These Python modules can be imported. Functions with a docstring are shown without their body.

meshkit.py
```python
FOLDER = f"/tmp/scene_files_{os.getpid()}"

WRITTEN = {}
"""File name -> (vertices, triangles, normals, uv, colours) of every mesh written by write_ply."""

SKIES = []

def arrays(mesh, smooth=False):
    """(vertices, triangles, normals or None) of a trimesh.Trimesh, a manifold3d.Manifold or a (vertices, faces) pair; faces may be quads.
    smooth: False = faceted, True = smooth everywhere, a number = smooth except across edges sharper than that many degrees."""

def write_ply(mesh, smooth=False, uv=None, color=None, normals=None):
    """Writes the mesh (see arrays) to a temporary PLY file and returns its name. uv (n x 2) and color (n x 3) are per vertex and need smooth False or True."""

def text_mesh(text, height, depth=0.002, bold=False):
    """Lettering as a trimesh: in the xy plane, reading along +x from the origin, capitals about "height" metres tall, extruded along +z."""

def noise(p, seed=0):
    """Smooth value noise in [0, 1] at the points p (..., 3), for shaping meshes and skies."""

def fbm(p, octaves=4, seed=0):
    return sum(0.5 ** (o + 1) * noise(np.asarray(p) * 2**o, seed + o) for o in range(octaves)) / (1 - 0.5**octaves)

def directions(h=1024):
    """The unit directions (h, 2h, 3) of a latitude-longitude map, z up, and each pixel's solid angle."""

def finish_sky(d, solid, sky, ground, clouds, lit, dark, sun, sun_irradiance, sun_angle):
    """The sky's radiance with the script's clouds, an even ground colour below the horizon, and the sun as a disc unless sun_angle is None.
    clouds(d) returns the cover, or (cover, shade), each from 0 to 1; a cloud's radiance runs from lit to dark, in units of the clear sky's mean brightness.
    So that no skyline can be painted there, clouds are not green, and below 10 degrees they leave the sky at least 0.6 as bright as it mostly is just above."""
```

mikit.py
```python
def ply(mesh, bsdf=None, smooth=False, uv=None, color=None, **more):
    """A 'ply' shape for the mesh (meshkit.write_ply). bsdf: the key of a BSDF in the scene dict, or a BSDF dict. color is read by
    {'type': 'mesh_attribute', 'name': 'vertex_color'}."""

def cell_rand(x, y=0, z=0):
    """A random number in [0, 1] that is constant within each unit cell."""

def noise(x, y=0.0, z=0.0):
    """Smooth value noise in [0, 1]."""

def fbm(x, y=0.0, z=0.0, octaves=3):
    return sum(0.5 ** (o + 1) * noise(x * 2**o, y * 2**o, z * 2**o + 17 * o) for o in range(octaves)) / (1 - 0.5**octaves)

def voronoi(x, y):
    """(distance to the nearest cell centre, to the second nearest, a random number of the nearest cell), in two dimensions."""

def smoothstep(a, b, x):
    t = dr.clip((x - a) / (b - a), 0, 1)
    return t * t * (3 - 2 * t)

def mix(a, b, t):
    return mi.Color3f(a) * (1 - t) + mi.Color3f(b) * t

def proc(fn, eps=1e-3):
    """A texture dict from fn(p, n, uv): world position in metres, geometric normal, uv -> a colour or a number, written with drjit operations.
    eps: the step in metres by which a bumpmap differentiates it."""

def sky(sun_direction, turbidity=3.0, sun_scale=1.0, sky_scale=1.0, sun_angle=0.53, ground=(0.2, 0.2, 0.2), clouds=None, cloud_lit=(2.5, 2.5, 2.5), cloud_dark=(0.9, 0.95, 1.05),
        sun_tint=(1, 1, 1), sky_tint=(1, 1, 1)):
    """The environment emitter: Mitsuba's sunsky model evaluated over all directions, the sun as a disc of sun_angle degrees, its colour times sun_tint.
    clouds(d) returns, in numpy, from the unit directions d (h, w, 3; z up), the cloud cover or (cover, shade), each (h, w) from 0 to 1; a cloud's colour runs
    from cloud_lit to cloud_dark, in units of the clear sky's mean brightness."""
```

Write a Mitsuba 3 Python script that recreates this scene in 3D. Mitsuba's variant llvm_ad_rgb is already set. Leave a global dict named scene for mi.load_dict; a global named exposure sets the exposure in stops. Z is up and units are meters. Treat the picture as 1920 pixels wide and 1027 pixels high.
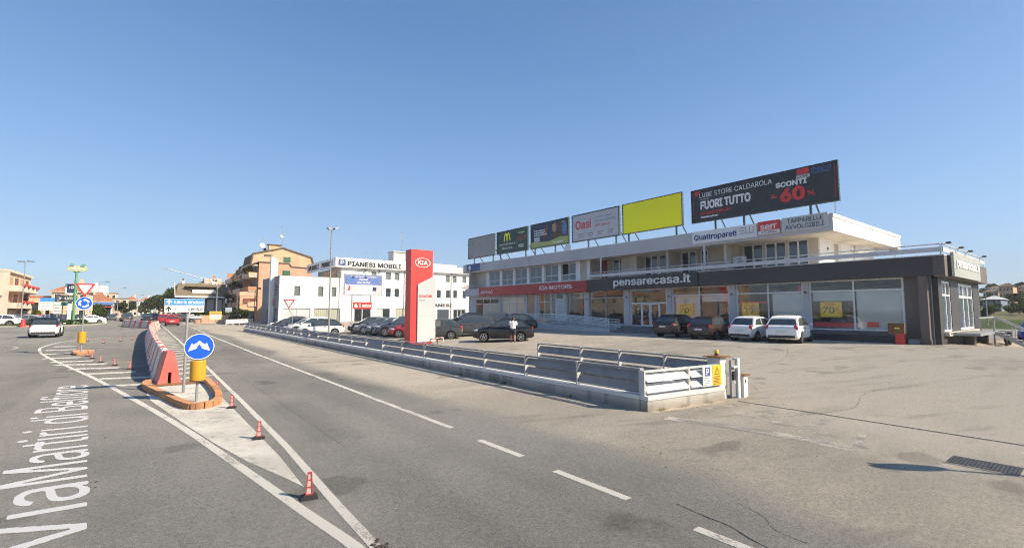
import math, random
import numpy as np
import drjit as dr
import mitsuba as mi
import trimesh, manifold3d
from manifold3d import Manifold, Mesh
from shapely.geometry import Polygon, Point, LineString, box as sbox
from shapely.ops import unary_union
import mikit, meshkit
from mikit import proc, noise, fbm, cell_rand, smoothstep, mix

T = mi.ScalarTransform4f
scene, labels = {'type': 'scene'}, {}
random.seed(7)
RNG = np.random.default_rng(7)

# ------------------------------------------------------------------ camera, sky, exposure
CAM_H = 2.35
YAW, PIT = math.radians(37.877), math.radians(4.4585)
fwd = (math.sin(YAW) * math.cos(PIT), math.cos(YAW) * math.cos(PIT), math.sin(PIT))
scene['camera'] = {'type': 'perspective', 'fov': 2 * math.degrees(math.atan(960 / 890.0)), 'fov_axis': 'x', 'near_clip': 0.1, 'far_clip': 6000.0,
                   'to_world': T().look_at(origin=[0, 0, CAM_H], target=[fwd[0], fwd[1], CAM_H + fwd[2]], up=[0, 0, 1])}
SUN_AZ, SUN_EL = math.radians(146.0), math.radians(35.0)
def haze_clouds(d):
    elev = np.degrees(np.arcsin(np.clip(d[..., 2], 0, 1)))
    n = meshkit.fbm(np.stack([d[..., 0] * 3, d[..., 1] * 3, d[..., 2] * 14], -1), 4, 3); w = meshkit.fbm(np.stack([d[..., 0] * 2 + d[..., 2] * 3, d[..., 1] * 5, d[..., 2] * 9], -1), 5, 8)
    return np.clip(0.62 * np.exp(-elev / 11.0) * (0.7 + 0.6 * n) + 0.10 * np.clip(w - 0.5, 0, 1) * np.exp(-elev / 40.0), 0, 1)
scene['sky'] = mikit.sky((math.sin(SUN_AZ) * math.cos(SUN_EL), math.cos(SUN_AZ) * math.cos(SUN_EL), math.sin(SUN_EL)), turbidity=3.6, sun_scale=1.2, sun_tint=(0.94, 1.0, 1.09), sky_scale=1.0, sky_tint=(0.80, 1.0, 1.20), clouds=haze_clouds, cloud_lit=(1.02, 1.12, 1.24), ground=(0.24, 0.22, 0.19))
exposure = 2.18

# ------------------------------------------------------------------ materials
def two(d): return {'type': 'twosided', 'bsdf': d}
def rgb(c): return {'type': 'rgb', 'value': list(c)}
def mat(name, col, rough=0.6, metal=0.0, spec=0.5, **k):
    scene[name] = two({'type': 'principled', 'base_color': col if isinstance(col, dict) else rgb(col), 'roughness': rough, 'metallic': metal, 'specular': spec, **k})
def C(r, g, b): return mi.Color3f(r, g, b)

def dirty(col, amt=0.25, sc=0.8):
    c = mi.Color3f(*col) if False else col
    def fn(p, n, uv):
        a = fbm(p.x * sc + 3.1, p.y * sc, p.z * sc * 0.35, 4)
        b = noise(p.x * 9, p.y * 9, p.z * 1.3)
        f = 1.0 - amt * smoothstep(0.42, 0.78, a) - 0.10 * amt * b
        return mi.Color3f(*c) * f
    return proc(fn)

def asphalt_fn(p, n, uv):
    x, y = p.x, p.y
    w = fbm(x * 0.35, y * 0.16, 1.0, 4)
    edge = 6.15 + (w - 0.5) * 1.7 - 0.5 * smoothstep(4.5, 2.0, y)
    lot = smoothstep(-0.45, 0.75, x - edge)
    # the left car park across the road
    big = fbm(x * 0.12 + 9, y * 0.12, 2.0, 4)
    mid = fbm(x * 1.1, y * 0.7, 5.0, 4)
    sp = noise(x * 55, y * 55)
    sp2 = noise(x * 140 + 7, y * 140)
    near = dr.exp(-(dr.square(x) + dr.square(y)) / 500.0)
    grain = 1.0 + ((sp - 0.5) * 0.40 + (sp2 - 0.5) * 0.45 + (noise(x * 21 + 3, y * 21) - 0.5) * 0.14) * (0.25 + 0.75 * near)
    road = mix((0.130, 0.127, 0.117), (0.176, 0.170, 0.155), smoothstep(0.25, 0.75, 0.55 * big + 0.45 * mid))
    # darker wheel tracks along the lanes
    tr = dr.exp(-dr.square((x - 3.0) / 0.35)) + dr.exp(-dr.square((x - 4.35) / 0.35))
    road = road * (1.0 - 0.10 * tr * smoothstep(0.3, 0.7, fbm(x * 2, y * 0.08, 3.0, 2)))
    lotc = mix((0.315, 0.283, 0.234), (0.240, 0.217, 0.181), smoothstep(0.38, 0.74, 0.6 * big + 0.4 * fbm(x * 0.5, y * 1.6, 4.0, 4)))
    strk = smoothstep(0.62, 0.85, fbm(x * 0.4 - y * 0.2, y * 2.6 + x * 0.9, 8.0, 4))
    lotc = lotc * (1.0 - 0.22 * strk)
    # entrance strip in front of the gate: greyer, tyre-darkened
    ent = smoothstep(11.8, 9.6, x) * smoothstep(7.4, 5.6, y) * (0.35 + 0.65 * smoothstep(0.35, 0.65, fbm(x * 0.8, y * 0.8, 6.0, 3)))
    lotc = lotc * (1.0 - 0.20 * ent)
    # worn darker wheel paths and repair patches in the road
    def patch(x0, x1, y0, y1, k):
        jx = (noise(x * 3, y * 3, 2.0) - 0.5) * 0.10
        return 1.0 + k * smoothstep(-0.03, 0.03, x + jx - x0) * smoothstep(0.03, -0.03, x + jx - x1) * smoothstep(-0.04, 0.04, y + jx - y0) * smoothstep(0.04, -0.04, y + jx - y1)
    road = road * patch(2.6, 3.5, 9.0, 13.2, -0.10) * patch(5.3, 6.3, 11.5, 19.0, -0.07) * patch(-1.1, 0.25, 7.6, 9.9, 0.06) * patch(3.4, 4.6, 24.0, 33.0, -0.09) * patch(-4.2, -2.4, 14.0, 26.0, -0.08)
    wp = dr.exp(-dr.square((x + 1.5 + 0.06 * y) / 0.4)) + dr.exp(-dr.square((x - 0.1 + 0.06 * y) / 0.4)) * smoothstep(14.0, 10.0, y)
    road = road * (1.0 - 0.10 * wp * smoothstep(0.25, 0.7, fbm(x * 1.2, y * 0.12, 9.0, 3)))
    seam = dr.exp(-dr.square((x - 2.9 + 0.02 * (noise(y * 2.0, 1.0) - 0.5)) / 0.012)) * smoothstep(0.45, 0.55, fbm(y * 0.3, 3.0, 1.0, 2))
    road = road * (1.0 - 0.35 * seam)
    # sweeping tyre arcs in the yard
    rad = dr.sqrt(dr.square(x - 10.0) + dr.square(y + 9.0))
    arcs = dr.exp(-dr.square((rad - 15.2) / 0.16)) + dr.exp(-dr.square((rad - 16.7) / 0.16)) + dr.exp(-dr.square((rad - 20.5) / 0.2)) + dr.exp(-dr.square((rad - 22.0) / 0.2))
    lotc = lotc * (1.0 - 0.10 * arcs * smoothstep(0.35, 0.65, fbm(x * 0.7, y * 0.7, 12.0, 3)))
    oil = smoothstep(0.70, 0.80, fbm(x * 0.9 + 40, y * 0.9, 7.0, 3))
    col = road * (1.0 - lot) + lotc * lot
    return col * grain * (1.0 - 0.28 * oil)
def asphalt_bump(p, n, uv):
    return 0.0035 * noise(p.x * 70, p.y * 70) + 0.002 * noise(p.x * 160, p.y * 160)
scene['m_asphalt'] = two({'type': 'bumpmap', 'arbitrary': {'type': 'proc', **{k: v for k, v in proc(asphalt_bump, 0.004).items() if k != 'type'}}, 'scale': 1.0,
                          'bsdf': {'type': 'principled', 'base_color': proc(asphalt_fn), 'roughness': 0.85, 'specular': 0.25}})

def paint_fn(base, wear):
    def fn(p, n, uv):
        a = fbm(p.x * 5, p.y * 2.2, 3.0, 4)
        b = noise(p.x * 60, p.y * 60)
        k = smoothstep(wear - 0.14, wear + 0.14, 0.72 * a + 0.28 * b)
        return mix(base, (0.20, 0.185, 0.165), k)
    return proc(fn)
mat('m_paint', paint_fn((0.45, 0.43, 0.385), 0.70), 0.7, spec=0.3)
mat('m_paint_text', paint_fn((0.46, 0.46, 0.46), 0.86), 0.7, spec=0.3)
mat('m_paint_faded', paint_fn((0.40, 0.365, 0.31), 0.44), 0.8, spec=0.2)
def conc_fn(base, v=0.2):
    def fn(p, n, uv):
        a = fbm(p.x * 1.3, p.y * 1.3, p.z * 2.0, 4); b = noise(p.x * 38, p.y * 38, p.z * 38); c = fbm(p.x * 6, p.y * 6, p.z * 2, 2)
        return mi.Color3f(*base) * (1.0 + v * (a - 0.5) * 2.2 + 0.16 * (b - 0.5) - 0.22 * smoothstep(0.6, 0.85, c))
    return proc(fn)
mat('m_concrete', conc_fn((0.42, 0.40, 0.355), 0.3), 0.9, spec=0.2)
def wall_fn(p, n, uv):
    a = fbm(p.x * 1.3, p.y * 1.3, p.z * 2.0, 4); b = noise(p.x * 38, p.y * 38, p.z * 38); st = fbm(p.x * 3.5 + p.y * 3.5, 2.0, p.z * 0.5, 3)
    splash = smoothstep(0.16, 0.0, p.z - 0.12 * fbm(p.x * 4, p.y * 4, 3.0, 3))
    jt = dr.abs((p.y - 7.2) / 3.0 - dr.floor((p.y - 7.2) / 3.0 + 0.5)); joint = smoothstep(0.006, 0.002, jt)
    return mix((0.42, 0.405, 0.37), (0.25, 0.20, 0.15), 0.55 * splash) * (1.0 + 0.5 * (a - 0.5) + 0.14 * (b - 0.5) - 0.28 * smoothstep(0.52, 0.78, st) - 0.4 * joint)
mat('m_wall_concrete', proc(wall_fn), 0.9, spec=0.2)
mat('m_curb', conc_fn((0.42, 0.215, 0.11), 0.4), 0.85, spec=0.2)
mat('m_steps', conc_fn((0.17, 0.165, 0.16), 0.15), 0.85)
def white_fn(p, n, uv):
    st = fbm(p.x * 2.2 + p.y * 2.2, 1.0, p.z * 0.25, 4)
    return C(0.82, 0.805, 0.78) * (1.0 - 0.16 * smoothstep(0.55, 0.8, st) - 0.05 * noise(p.x * 0.6, p.y * 0.6, p.z * 0.6))
mat('m_white_wall', proc(white_fn), 0.85, spec=0.2)
mat('m_grey_wall', dirty((0.24, 0.24, 0.245), 0.12, 0.4), 0.7, spec=0.3)
mat('m_cream', dirty((0.56, 0.50, 0.41)), 0.85, spec=0.2)
mat('m_pale_grey', dirty((0.55, 0.54, 0.53), 0.15), 0.7, spec=0.3)
mat('m_fascia_grey', dirty((0.52, 0.515, 0.52), 0.12, 0.4), 0.6, spec=0.3)
mat('m_fascia_dark', dirty((0.060, 0.056, 0.058), 0.15, 0.5), 0.5, spec=0.4)
mat('m_taupe', dirty((0.155, 0.132, 0.122), 0.2, 0.7), 0.7, spec=0.3)
mat('m_sign_black', (0.030, 0.032, 0.035), 0.4)
mat('m_sign_red', dirty((0.44, 0.028, 0.032), 0.15, 0.5), 0.4)
mat('m_red', (0.62, 0.045, 0.04), 0.4)
mat('m_red_dark', (0.42, 0.03, 0.03), 0.45)
mat('m_letter_white', (0.72, 0.72, 0.70), 0.5)
mat('m_letter_black', (0.03, 0.03, 0.035), 0.5)
mat('m_letter_navy', (0.03, 0.05, 0.20), 0.5)
mat('m_letter_grey', (0.30, 0.31, 0.32), 0.5)
mat('m_white', (0.74, 0.74, 0.73), 0.5)
mat('m_offwhite', dirty((0.62, 0.62, 0.60), 0.12, 0.9), 0.5)
mat('m_sheet_grey', dirty((0.30, 0.30, 0.30), 0.25, 0.6), 0.55)
mat('m_sheet_light', dirty((0.50, 0.50, 0.52), 0.08, 0.5), 0.5)
mat('m_sheet_pale', dirty((0.50, 0.52, 0.52), 0.1, 0.5), 0.5)
mat('m_yellow_flat', (0.99, 0.93, 0.001), 0.45)
mat('m_yellow', (0.78, 0.48, 0.02), 0.45)
mat('m_yellow_bollard', dirty((0.62, 0.32, 0.025), 0.15, 3.0), 0.45)
mat('m_lemon', (0.66, 0.66, 0.10), 0.5)
mat('m_green_dark', (0.012, 0.055, 0.035), 0.45)
mat('m_green_pole', (0.09, 0.30, 0.15), 0.6)
mat('m_green_shutter', (0.03, 0.12, 0.06), 0.6)
mat('m_lime', (0.42, 0.47, 0.26), 0.5)
mat('m_blue_sign', (0.012, 0.105, 0.62), 0.35)
mat('m_blue_dir', (0.06, 0.27, 0.72), 0.4)
mat('m_blue_poster', dirty((0.13, 0.19, 0.44), 0.2, 1.0), 0.5)
mat('m_blue_small', (0.045, 0.08, 0.26), 0.5)
mat('m_navy_print', (0.02, 0.035, 0.085), 0.45)
mat('m_teal', (0.02, 0.16, 0.17), 0.5)
mat('m_skyblue', (0.09, 0.19, 0.45), 0.5)
mat('m_brown_print', (0.16, 0.06, 0.03), 0.5)
mat('m_tan_print', (0.42, 0.28, 0.18), 0.5)
mat('m_lime_print', (0.36, 0.40, 0.13), 0.5)
mat('m_burgundy', (0.22, 0.06, 0.055), 0.5)
mat('m_galv', dirty((0.40, 0.41, 0.42), 0.2, 2.0), 0.45, 0.55)
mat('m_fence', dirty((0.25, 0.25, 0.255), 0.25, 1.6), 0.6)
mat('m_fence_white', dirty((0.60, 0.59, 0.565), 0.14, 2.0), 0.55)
mat('m_fence_post', dirty((0.50, 0.49, 0.47), 0.15, 2.0), 0.5)
mat('m_pole', dirty((0.36, 0.37, 0.37), 0.2, 2.0), 0.5, 0.4)
mat('m_pole_dark', (0.085, 0.09, 0.095), 0.5, 0.3)
mat('m_steel_teal', (0.045, 0.07, 0.085), 0.5, 0.2)
mat('m_railing', dirty((0.56, 0.56, 0.57), 0.15, 1.5), 0.5, 0.1)
mat('m_frame_white', (0.72, 0.72, 0.71), 0.45)
mat('m_frame_grey', (0.33, 0.34, 0.35), 0.45, 0.3)
mat('m_dark_void', (0.012, 0.012, 0.013), 0.9)
mat('m_dark_glass', (0.020, 0.026, 0.032), 0.06, spec=0.9)
mat('m_blue_glass', (0.055, 0.075, 0.095), 0.06, spec=0.9)
mat('m_grey_glass', (0.14, 0.16, 0.16), 0.12, spec=0.9)
mat('m_curtain_glass', proc(lambda p, n, uv: mix((0.30, 0.31, 0.24), (0.44, 0.44, 0.36), 0.5 + 0.5 * dr.sin((p.x + p.y) * 20.0))), 0.2, spec=0.7)
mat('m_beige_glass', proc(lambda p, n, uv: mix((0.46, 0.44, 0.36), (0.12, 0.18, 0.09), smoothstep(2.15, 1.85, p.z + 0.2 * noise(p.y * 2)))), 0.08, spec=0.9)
mat('m_frost', proc(lambda p, n, uv: C(0.36, 0.40, 0.41) * (0.85 + 0.3 * fbm(p.y * 0.8, p.z * 1.2, 2.0, 3))), 0.10, spec=0.9)
scene['m_pane'] = {'type': 'thindielectric', 'int_ior': 1.55, 'ext_ior': 1.0}
mat('m_car_glass', (0.040, 0.052, 0.058), 0.04, spec=1.0, clearcoat=0.6, clearcoat_gloss=1.0)
mat('m_tyre', (0.020, 0.020, 0.021), 0.85)
mat('m_rim', (0.42, 0.42, 0.43), 0.3, 0.8)
mat('m_lens', (0.55, 0.57, 0.60), 0.12, 0.3, spec=0.8)
mat('m_taillight', (0.38, 0.012, 0.012), 0.15, spec=0.8)
mat('m_trim_black', (0.022, 0.022, 0.023), 0.6)
mat('m_plate', (0.62, 0.62, 0.60), 0.5)
PAINTS = {'white': (0.74, 0.74, 0.73), 'black': (0.010, 0.010, 0.012), 'charcoal': (0.075, 0.078, 0.080), 'slate': (0.10, 0.125, 0.17), 'navy': (0.045, 0.06, 0.10), 'red': (0.42, 0.012, 0.018),
          'deep_red': (0.30, 0.015, 0.025), 'silver': (0.38, 0.39, 0.40), 'blue': (0.015, 0.03, 0.36), 'brown': (0.026, 0.014, 0.013), 'pale_blue': (0.10, 0.22, 0.55)}
for k_, c_ in PAINTS.items():
    mat('m_car_' + k_, c_, 0.35, 0.25 if k_ in ('charcoal', 'slate', 'silver', 'navy') else 0.0, clearcoat=1.0, clearcoat_gloss=0.95)
def barrier_fn(base):
    def fn(p, n, uv):
        d = smoothstep(0.35, 0.0, p.z) * 0.35 + 0.35 * smoothstep(0.5, 0.8, fbm(p.x * 3, p.y * 3, p.z * 2, 4))
        return mix(base, (0.24, 0.20, 0.17), d)
    return proc(fn)
mat('m_barrier_red', barrier_fn((0.56, 0.12, 0.10)), 0.5)
mat('m_barrier_white', barrier_fn((0.60, 0.54, 0.49)), 0.5)
mat('m_cone_red', (0.40, 0.055, 0.05), 0.5)
mat('m_cone_white', (0.50, 0.36, 0.34), 0.5)
mat('m_rubber', (0.030, 0.029, 0.029), 0.9)
def rooftile_fn(p, n, uv):
    a = noise(p.x * 3.2, p.y * 3.2, p.z * 3.2)
    return mix((0.30, 0.105, 0.055), (0.42, 0.19, 0.11), a) * (0.8 + 0.4 * noise(p.x * 0.4, p.y * 0.4))
mat('m_rooftile', proc(rooftile_fn), 0.9, spec=0.1)
mat('m_brown_roof', proc(lambda p, n, uv: mix((0.16, 0.125, 0.085), (0.25, 0.20, 0.145), noise(p.x * 2.5, p.y * 2.5, p.z * 6))), 0.9, spec=0.1)
mat('m_slate_roof', proc(lambda p, n, uv: mix((0.12, 0.088, 0.066), (0.19, 0.14, 0.105), noise(p.x * 2.5, p.y * 2.5, p.z * 5))), 0.9, spec=0.1)
mat('m_peach', dirty((0.66, 0.43, 0.27), 0.15, 0.5), 0.9, spec=0.1)
def brick_fn(p, n, uv):
    r = dr.floor(p.z / 0.24); s = p.x + p.y + (r - 2 * dr.floor(r / 2)) * 0.25
    q = cell_rand(dr.floor(s / 0.5), r, 1)
    return mix((0.53, 0.315, 0.21), (0.62, 0.385, 0.265), q) * (0.88 + 0.24 * fbm(p.x * 0.7 + p.y * 0.7, p.z * 0.5, 2.0, 3))
mat('m_brick', proc(brick_fn), 0.9, spec=0.1)
mat('m_orange_wall', dirty((0.52, 0.27, 0.155), 0.15, 0.6), 0.9, spec=0.1)
mat('m_pale_peach', dirty((0.66, 0.46, 0.32), 0.15, 0.6), 0.9, spec=0.1)
mat('m_pink_wall', dirty((0.60, 0.38, 0.27), 0.2, 0.7), 0.9, spec=0.1)
mat('m_awning_red', (0.46, 0.05, 0.04), 0.8)
mat('m_dark_shop', (0.035, 0.05, 0.055), 0.3)
def grass_fn(p, n, uv):
    return mix((0.030, 0.048, 0.014), (0.085, 0.090, 0.030), fbm(p.x * 0.9, p.y * 0.9, 1.0, 4)) * (0.7 + 0.6 * noise(p.x * 8, p.y * 8))
mat('m_grass', proc(grass_fn), 0.95, spec=0.1)
def field_fn(p, n, uv):
    k = fbm(p.x * 0.012, p.y * 0.03, 1.0, 4)
    return mix((0.048, 0.072, 0.026), (0.14, 0.13, 0.07), smoothstep(0.42, 0.66, k)) * (0.8 + 0.4 * noise(p.x * 0.5, p.y * 0.5))
mat('m_field', proc(field_fn), 0.95, spec=0.1)
mat('m_dust', conc_fn((0.36, 0.30, 0.23)), 0.95, spec=0.1)
for nm, c0 in (('leaf_dark', (0.030, 0.055, 0.016)), ('leaf', (0.060, 0.095, 0.022)), ('leaf_yellow', (0.15, 0.15, 0.025))):
    scene['m_' + nm] = {'type': 'principledthin', 'base_color': rgb(c0), 'roughness': 0.6, 'diff_trans': 0.7, 'spec_trans': 0.0}
mat('m_bark', (0.10, 0.075, 0.055), 0.9)
mat('m_skin', (0.50, 0.27, 0.18), 0.55)
mat('m_shirt', (0.72, 0.71, 0.70), 0.85)
mat('m_pinkshirt', (0.50, 0.16, 0.17), 0.85)
mat('m_shorts', (0.03, 0.035, 0.05), 0.85)
mat('m_hair', (0.05, 0.03, 0.022), 0.7)
mat('m_sign_pale', dirty((0.36, 0.38, 0.36), 0.1, 0.8), 0.6)
mat('m_rust_dark', (0.05, 0.042, 0.035), 0.9)
mat('m_crack', (0.07, 0.063, 0.055), 0.9)
mat('m_hall', dirty((0.16, 0.19, 0.25), 0.1), 0.8)
mat('m_grate', proc(lambda p, n, uv: C(0.075, 0.076, 0.08) * (0.8 + 0.4 * noise(p.x * 20, p.y * 20))), 0.6, 0.4)
mat('m_rust', dirty((0.20, 0.095, 0.04), 0.4, 3.0), 0.8)
mat('m_interior', (0.24, 0.225, 0.205), 0.9)
mat('m_interior_floor', (0.16, 0.14, 0.125), 0.4)
mat('m_sofa_red', (0.48, 0.07, 0.05), 0.8)
mat('m_sofa_orange', (0.56, 0.22, 0.07), 0.8)
mat('m_sofa_cream', (0.58, 0.52, 0.44), 0.8)
mat('m_sofa_brown', (0.18, 0.09, 0.05), 0.7)

# ------------------------------------------------------------------ helpers
counts = {}
def key(name, parent=None):
    full = f'{parent}__{name}' if parent else name
    n = counts.get(full, 0); counts[full] = n + 1
    return full if n == 0 else f'{full}_{n:03d}'
def thing(name, label, cat, group=None):
    k = key(name); labels[k] = {'label': label, 'category': cat}
    if group: labels[k]['group'] = group
    return k
def struct(name, mesh, m, smooth=False):
    k = key(name); scene[k] = mikit.ply(mesh, m, smooth=smooth); labels[k] = {'kind': 'structure'}
    return k
def put(name, mesh, m, parent, smooth=False, tw=None, label=None, kind=None):
    if name in ('print', 'headline', 'small_print'): kind = 'stuff'
    k = key(name, parent)
    d = dict(mesh) if isinstance(mesh, dict) else mikit.ply(mesh.build() if isinstance(mesh, MB) else mesh, m, smooth=smooth)
    if isinstance(mesh, dict): d['bsdf'] = {'type': 'ref', 'id': m}
    if tw is not None: d['to_world'] = tw
    scene[k] = d
    if label or kind: labels[k] = {a: b for a, b in (('label', label), ('kind', kind)) if b}
    return k

class MB:
    """Collects boxes, prisms and tubes into one mesh."""
    def __init__(s): s.v, s.f, s.n = [], [], 0
    def add(s, v, f):
        v = np.asarray(v, float); f = np.asarray(f, int)
        if f.shape[1] == 4: f = np.vstack([f[:, [0, 1, 2]], f[:, [0, 2, 3]]])
        s.v.append(v); s.f.append(f + s.n); s.n += len(v); return s
    def mesh(s, m, M=None):
        v = np.array(m.vertices)
        if M is not None: v = v @ M[:3, :3].T + M[:3, 3]
        return s.add(v, m.faces)
    BF = [[0, 3, 2, 1], [4, 5, 6, 7], [0, 1, 5, 4], [1, 2, 6, 5], [2, 3, 7, 6], [3, 0, 4, 7]]
    def box(s, x0, x1, y0, y1, z0, z1):
        return s.add([[x0, y0, z0], [x1, y0, z0], [x1, y1, z0], [x0, y1, z0], [x0, y0, z1], [x1, y0, z1], [x1, y1, z1], [x0, y1, z1]], MB.BF)
    def obox(s, c, size, rz=0, rx=0, ry=0):
        a = np.array([[x, y, z] for z in (-.5, .5) for x, y in ((-.5, -.5), (.5, -.5), (.5, .5), (-.5, .5))]) * size
        R = trimesh.transformations.euler_matrix(rx, ry, rz)[:3, :3]
        return s.add(a @ R.T + np.asarray(c), MB.BF)
    def tube(s, p0, p1, r0, r1=None, n=8, caps=True):
        p0, p1 = np.asarray(p0, float), np.asarray(p1, float); r1 = r0 if r1 is None else r1
        d = p1 - p0; d /= np.linalg.norm(d)
        a = np.cross(d, [0, 0, 1] if abs(d[2]) < .9 else [1, 0, 0]); a /= np.linalg.norm(a); b = np.cross(d, a)
        t = np.arange(n) * 2 * np.pi / n; ring = np.cos(t)[:, None] * a + np.sin(t)[:, None] * b
        v = np.vstack([p0 + ring * r0, p1 + ring * r1, [p0], [p1]]); f = []
        for i in range(n):
            j = (i + 1) % n; f += [[i, j, n + j], [i, n + j, n + i]]
            if caps: f += [[2 * n, j, i], [2 * n + 1, n + i, n + j]]
        return s.add(v, f)
    def path(s, pts, r, n=6):
        for a, b in zip(pts[:-1], pts[1:]): s.tube(a, b, r, n=n)
        return s
    def ell(s, c, r, sub=2):
        m = trimesh.creation.icosphere(subdivisions=sub); return s.add(m.vertices * np.asarray(r) + np.asarray(c), m.faces)
    def quad(s, *p): return s.add(p, [[0, 1, 2, 3]])
    def poly(s, pg, h0, h1, fn=None):
        for g in getattr(pg, 'geoms', [pg]):
            if g.is_empty or g.area < 1e-9: continue
            m = trimesh.creation.extrude_polygon(g, h1 - h0, engine='earcut'); v = np.array(m.vertices); v[:, 2] += h0
            s.add(np.array([fn(*q) for q in v]) if fn else v, m.faces)
        return s
    def build(s): return np.vstack(s.v), np.vstack(s.f)

def face(kind, c):
    """Plane of a facade: 'x' faces -X (s = Y), 'y' faces -Y (s = X), 'X' faces +X (s = Y). d is outwards."""
    return {'x': lambda s, z, d: (c - d, s, z), 'y': lambda s, z, d: (s, c - d, z), 'X': lambda s, z, d: (c + d, s, z)}[kind]
def fbox(mb, F, s0, s1, z0, z1, d0, d1):
    p = [F(s, z, d) for d in (d0, d1) for s, z in ((s0, z0), (s1, z0), (s1, z1), (s0, z1))]
    return mb.add(p, MB.BF)
def rect(a, b, c, d): return sbox(a, c, b, d)
def fwall(F, outline, holes, d0, d1):
    pg = outline
    for h in holes: pg = pg.difference(sbox(h[0], h[2], h[1], h[3]))
    return MB().poly(pg, d0, d1, lambda a, b, c: F(a, b, c))
_text = {}
def text2d(t, bold=False):
    if (t, bold) not in _text: _text[(t, bold)] = meshkit.text_mesh(t, 1.0, 1.0, bold=bold)
    return _text[(t, bold)]
def smooth_text(t, bold=False, fat=0.0, r=.022):
    m = text2d(t, bold); top = m.vertices[:, 2].max(); tri = m.vertices[m.faces]; sel = tri[(tri[:, :, 2] > top - 1e-6).all(1)][:, :, :2]
    pg = unary_union([Polygon(q).buffer(1e-4) for q in sel])
    return pg.buffer(r).buffer(-2 * r).buffer(r + fat).simplify(.003)
def ftext_smooth(F, t, s0, s1, z0, z1, d0, d1, bold=False, fat=0.0):
    pg = smooth_text(t, bold, fat); a, b, c, d = pg.bounds
    return MB().poly(pg, d0, d1, lambda x, y, q: F(s0 + (s1 - s0) * (x - a) / (c - a), z0 + (z1 - z0) * (y - b) / (d - b), q))
def ftext(F, t, s0, s1, z0, z1, d0, d1, bold=False, flip=False, slant=0.0):
    """Text filling the rectangle; s0 is where the reading starts."""
    m = text2d(t, bold); v = np.array(m.vertices); lo, hi = v.min(0), v.max(0); u = (v - lo) / (hi - lo)
    u[:, 0] += slant * u[:, 1]
    return MB().add(np.array([F(s0 + (s1 - s0) * a, z0 + (z1 - z0) * b, d0 + (d1 - d0) * c) for a, b, c in u]), m.faces)
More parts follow.
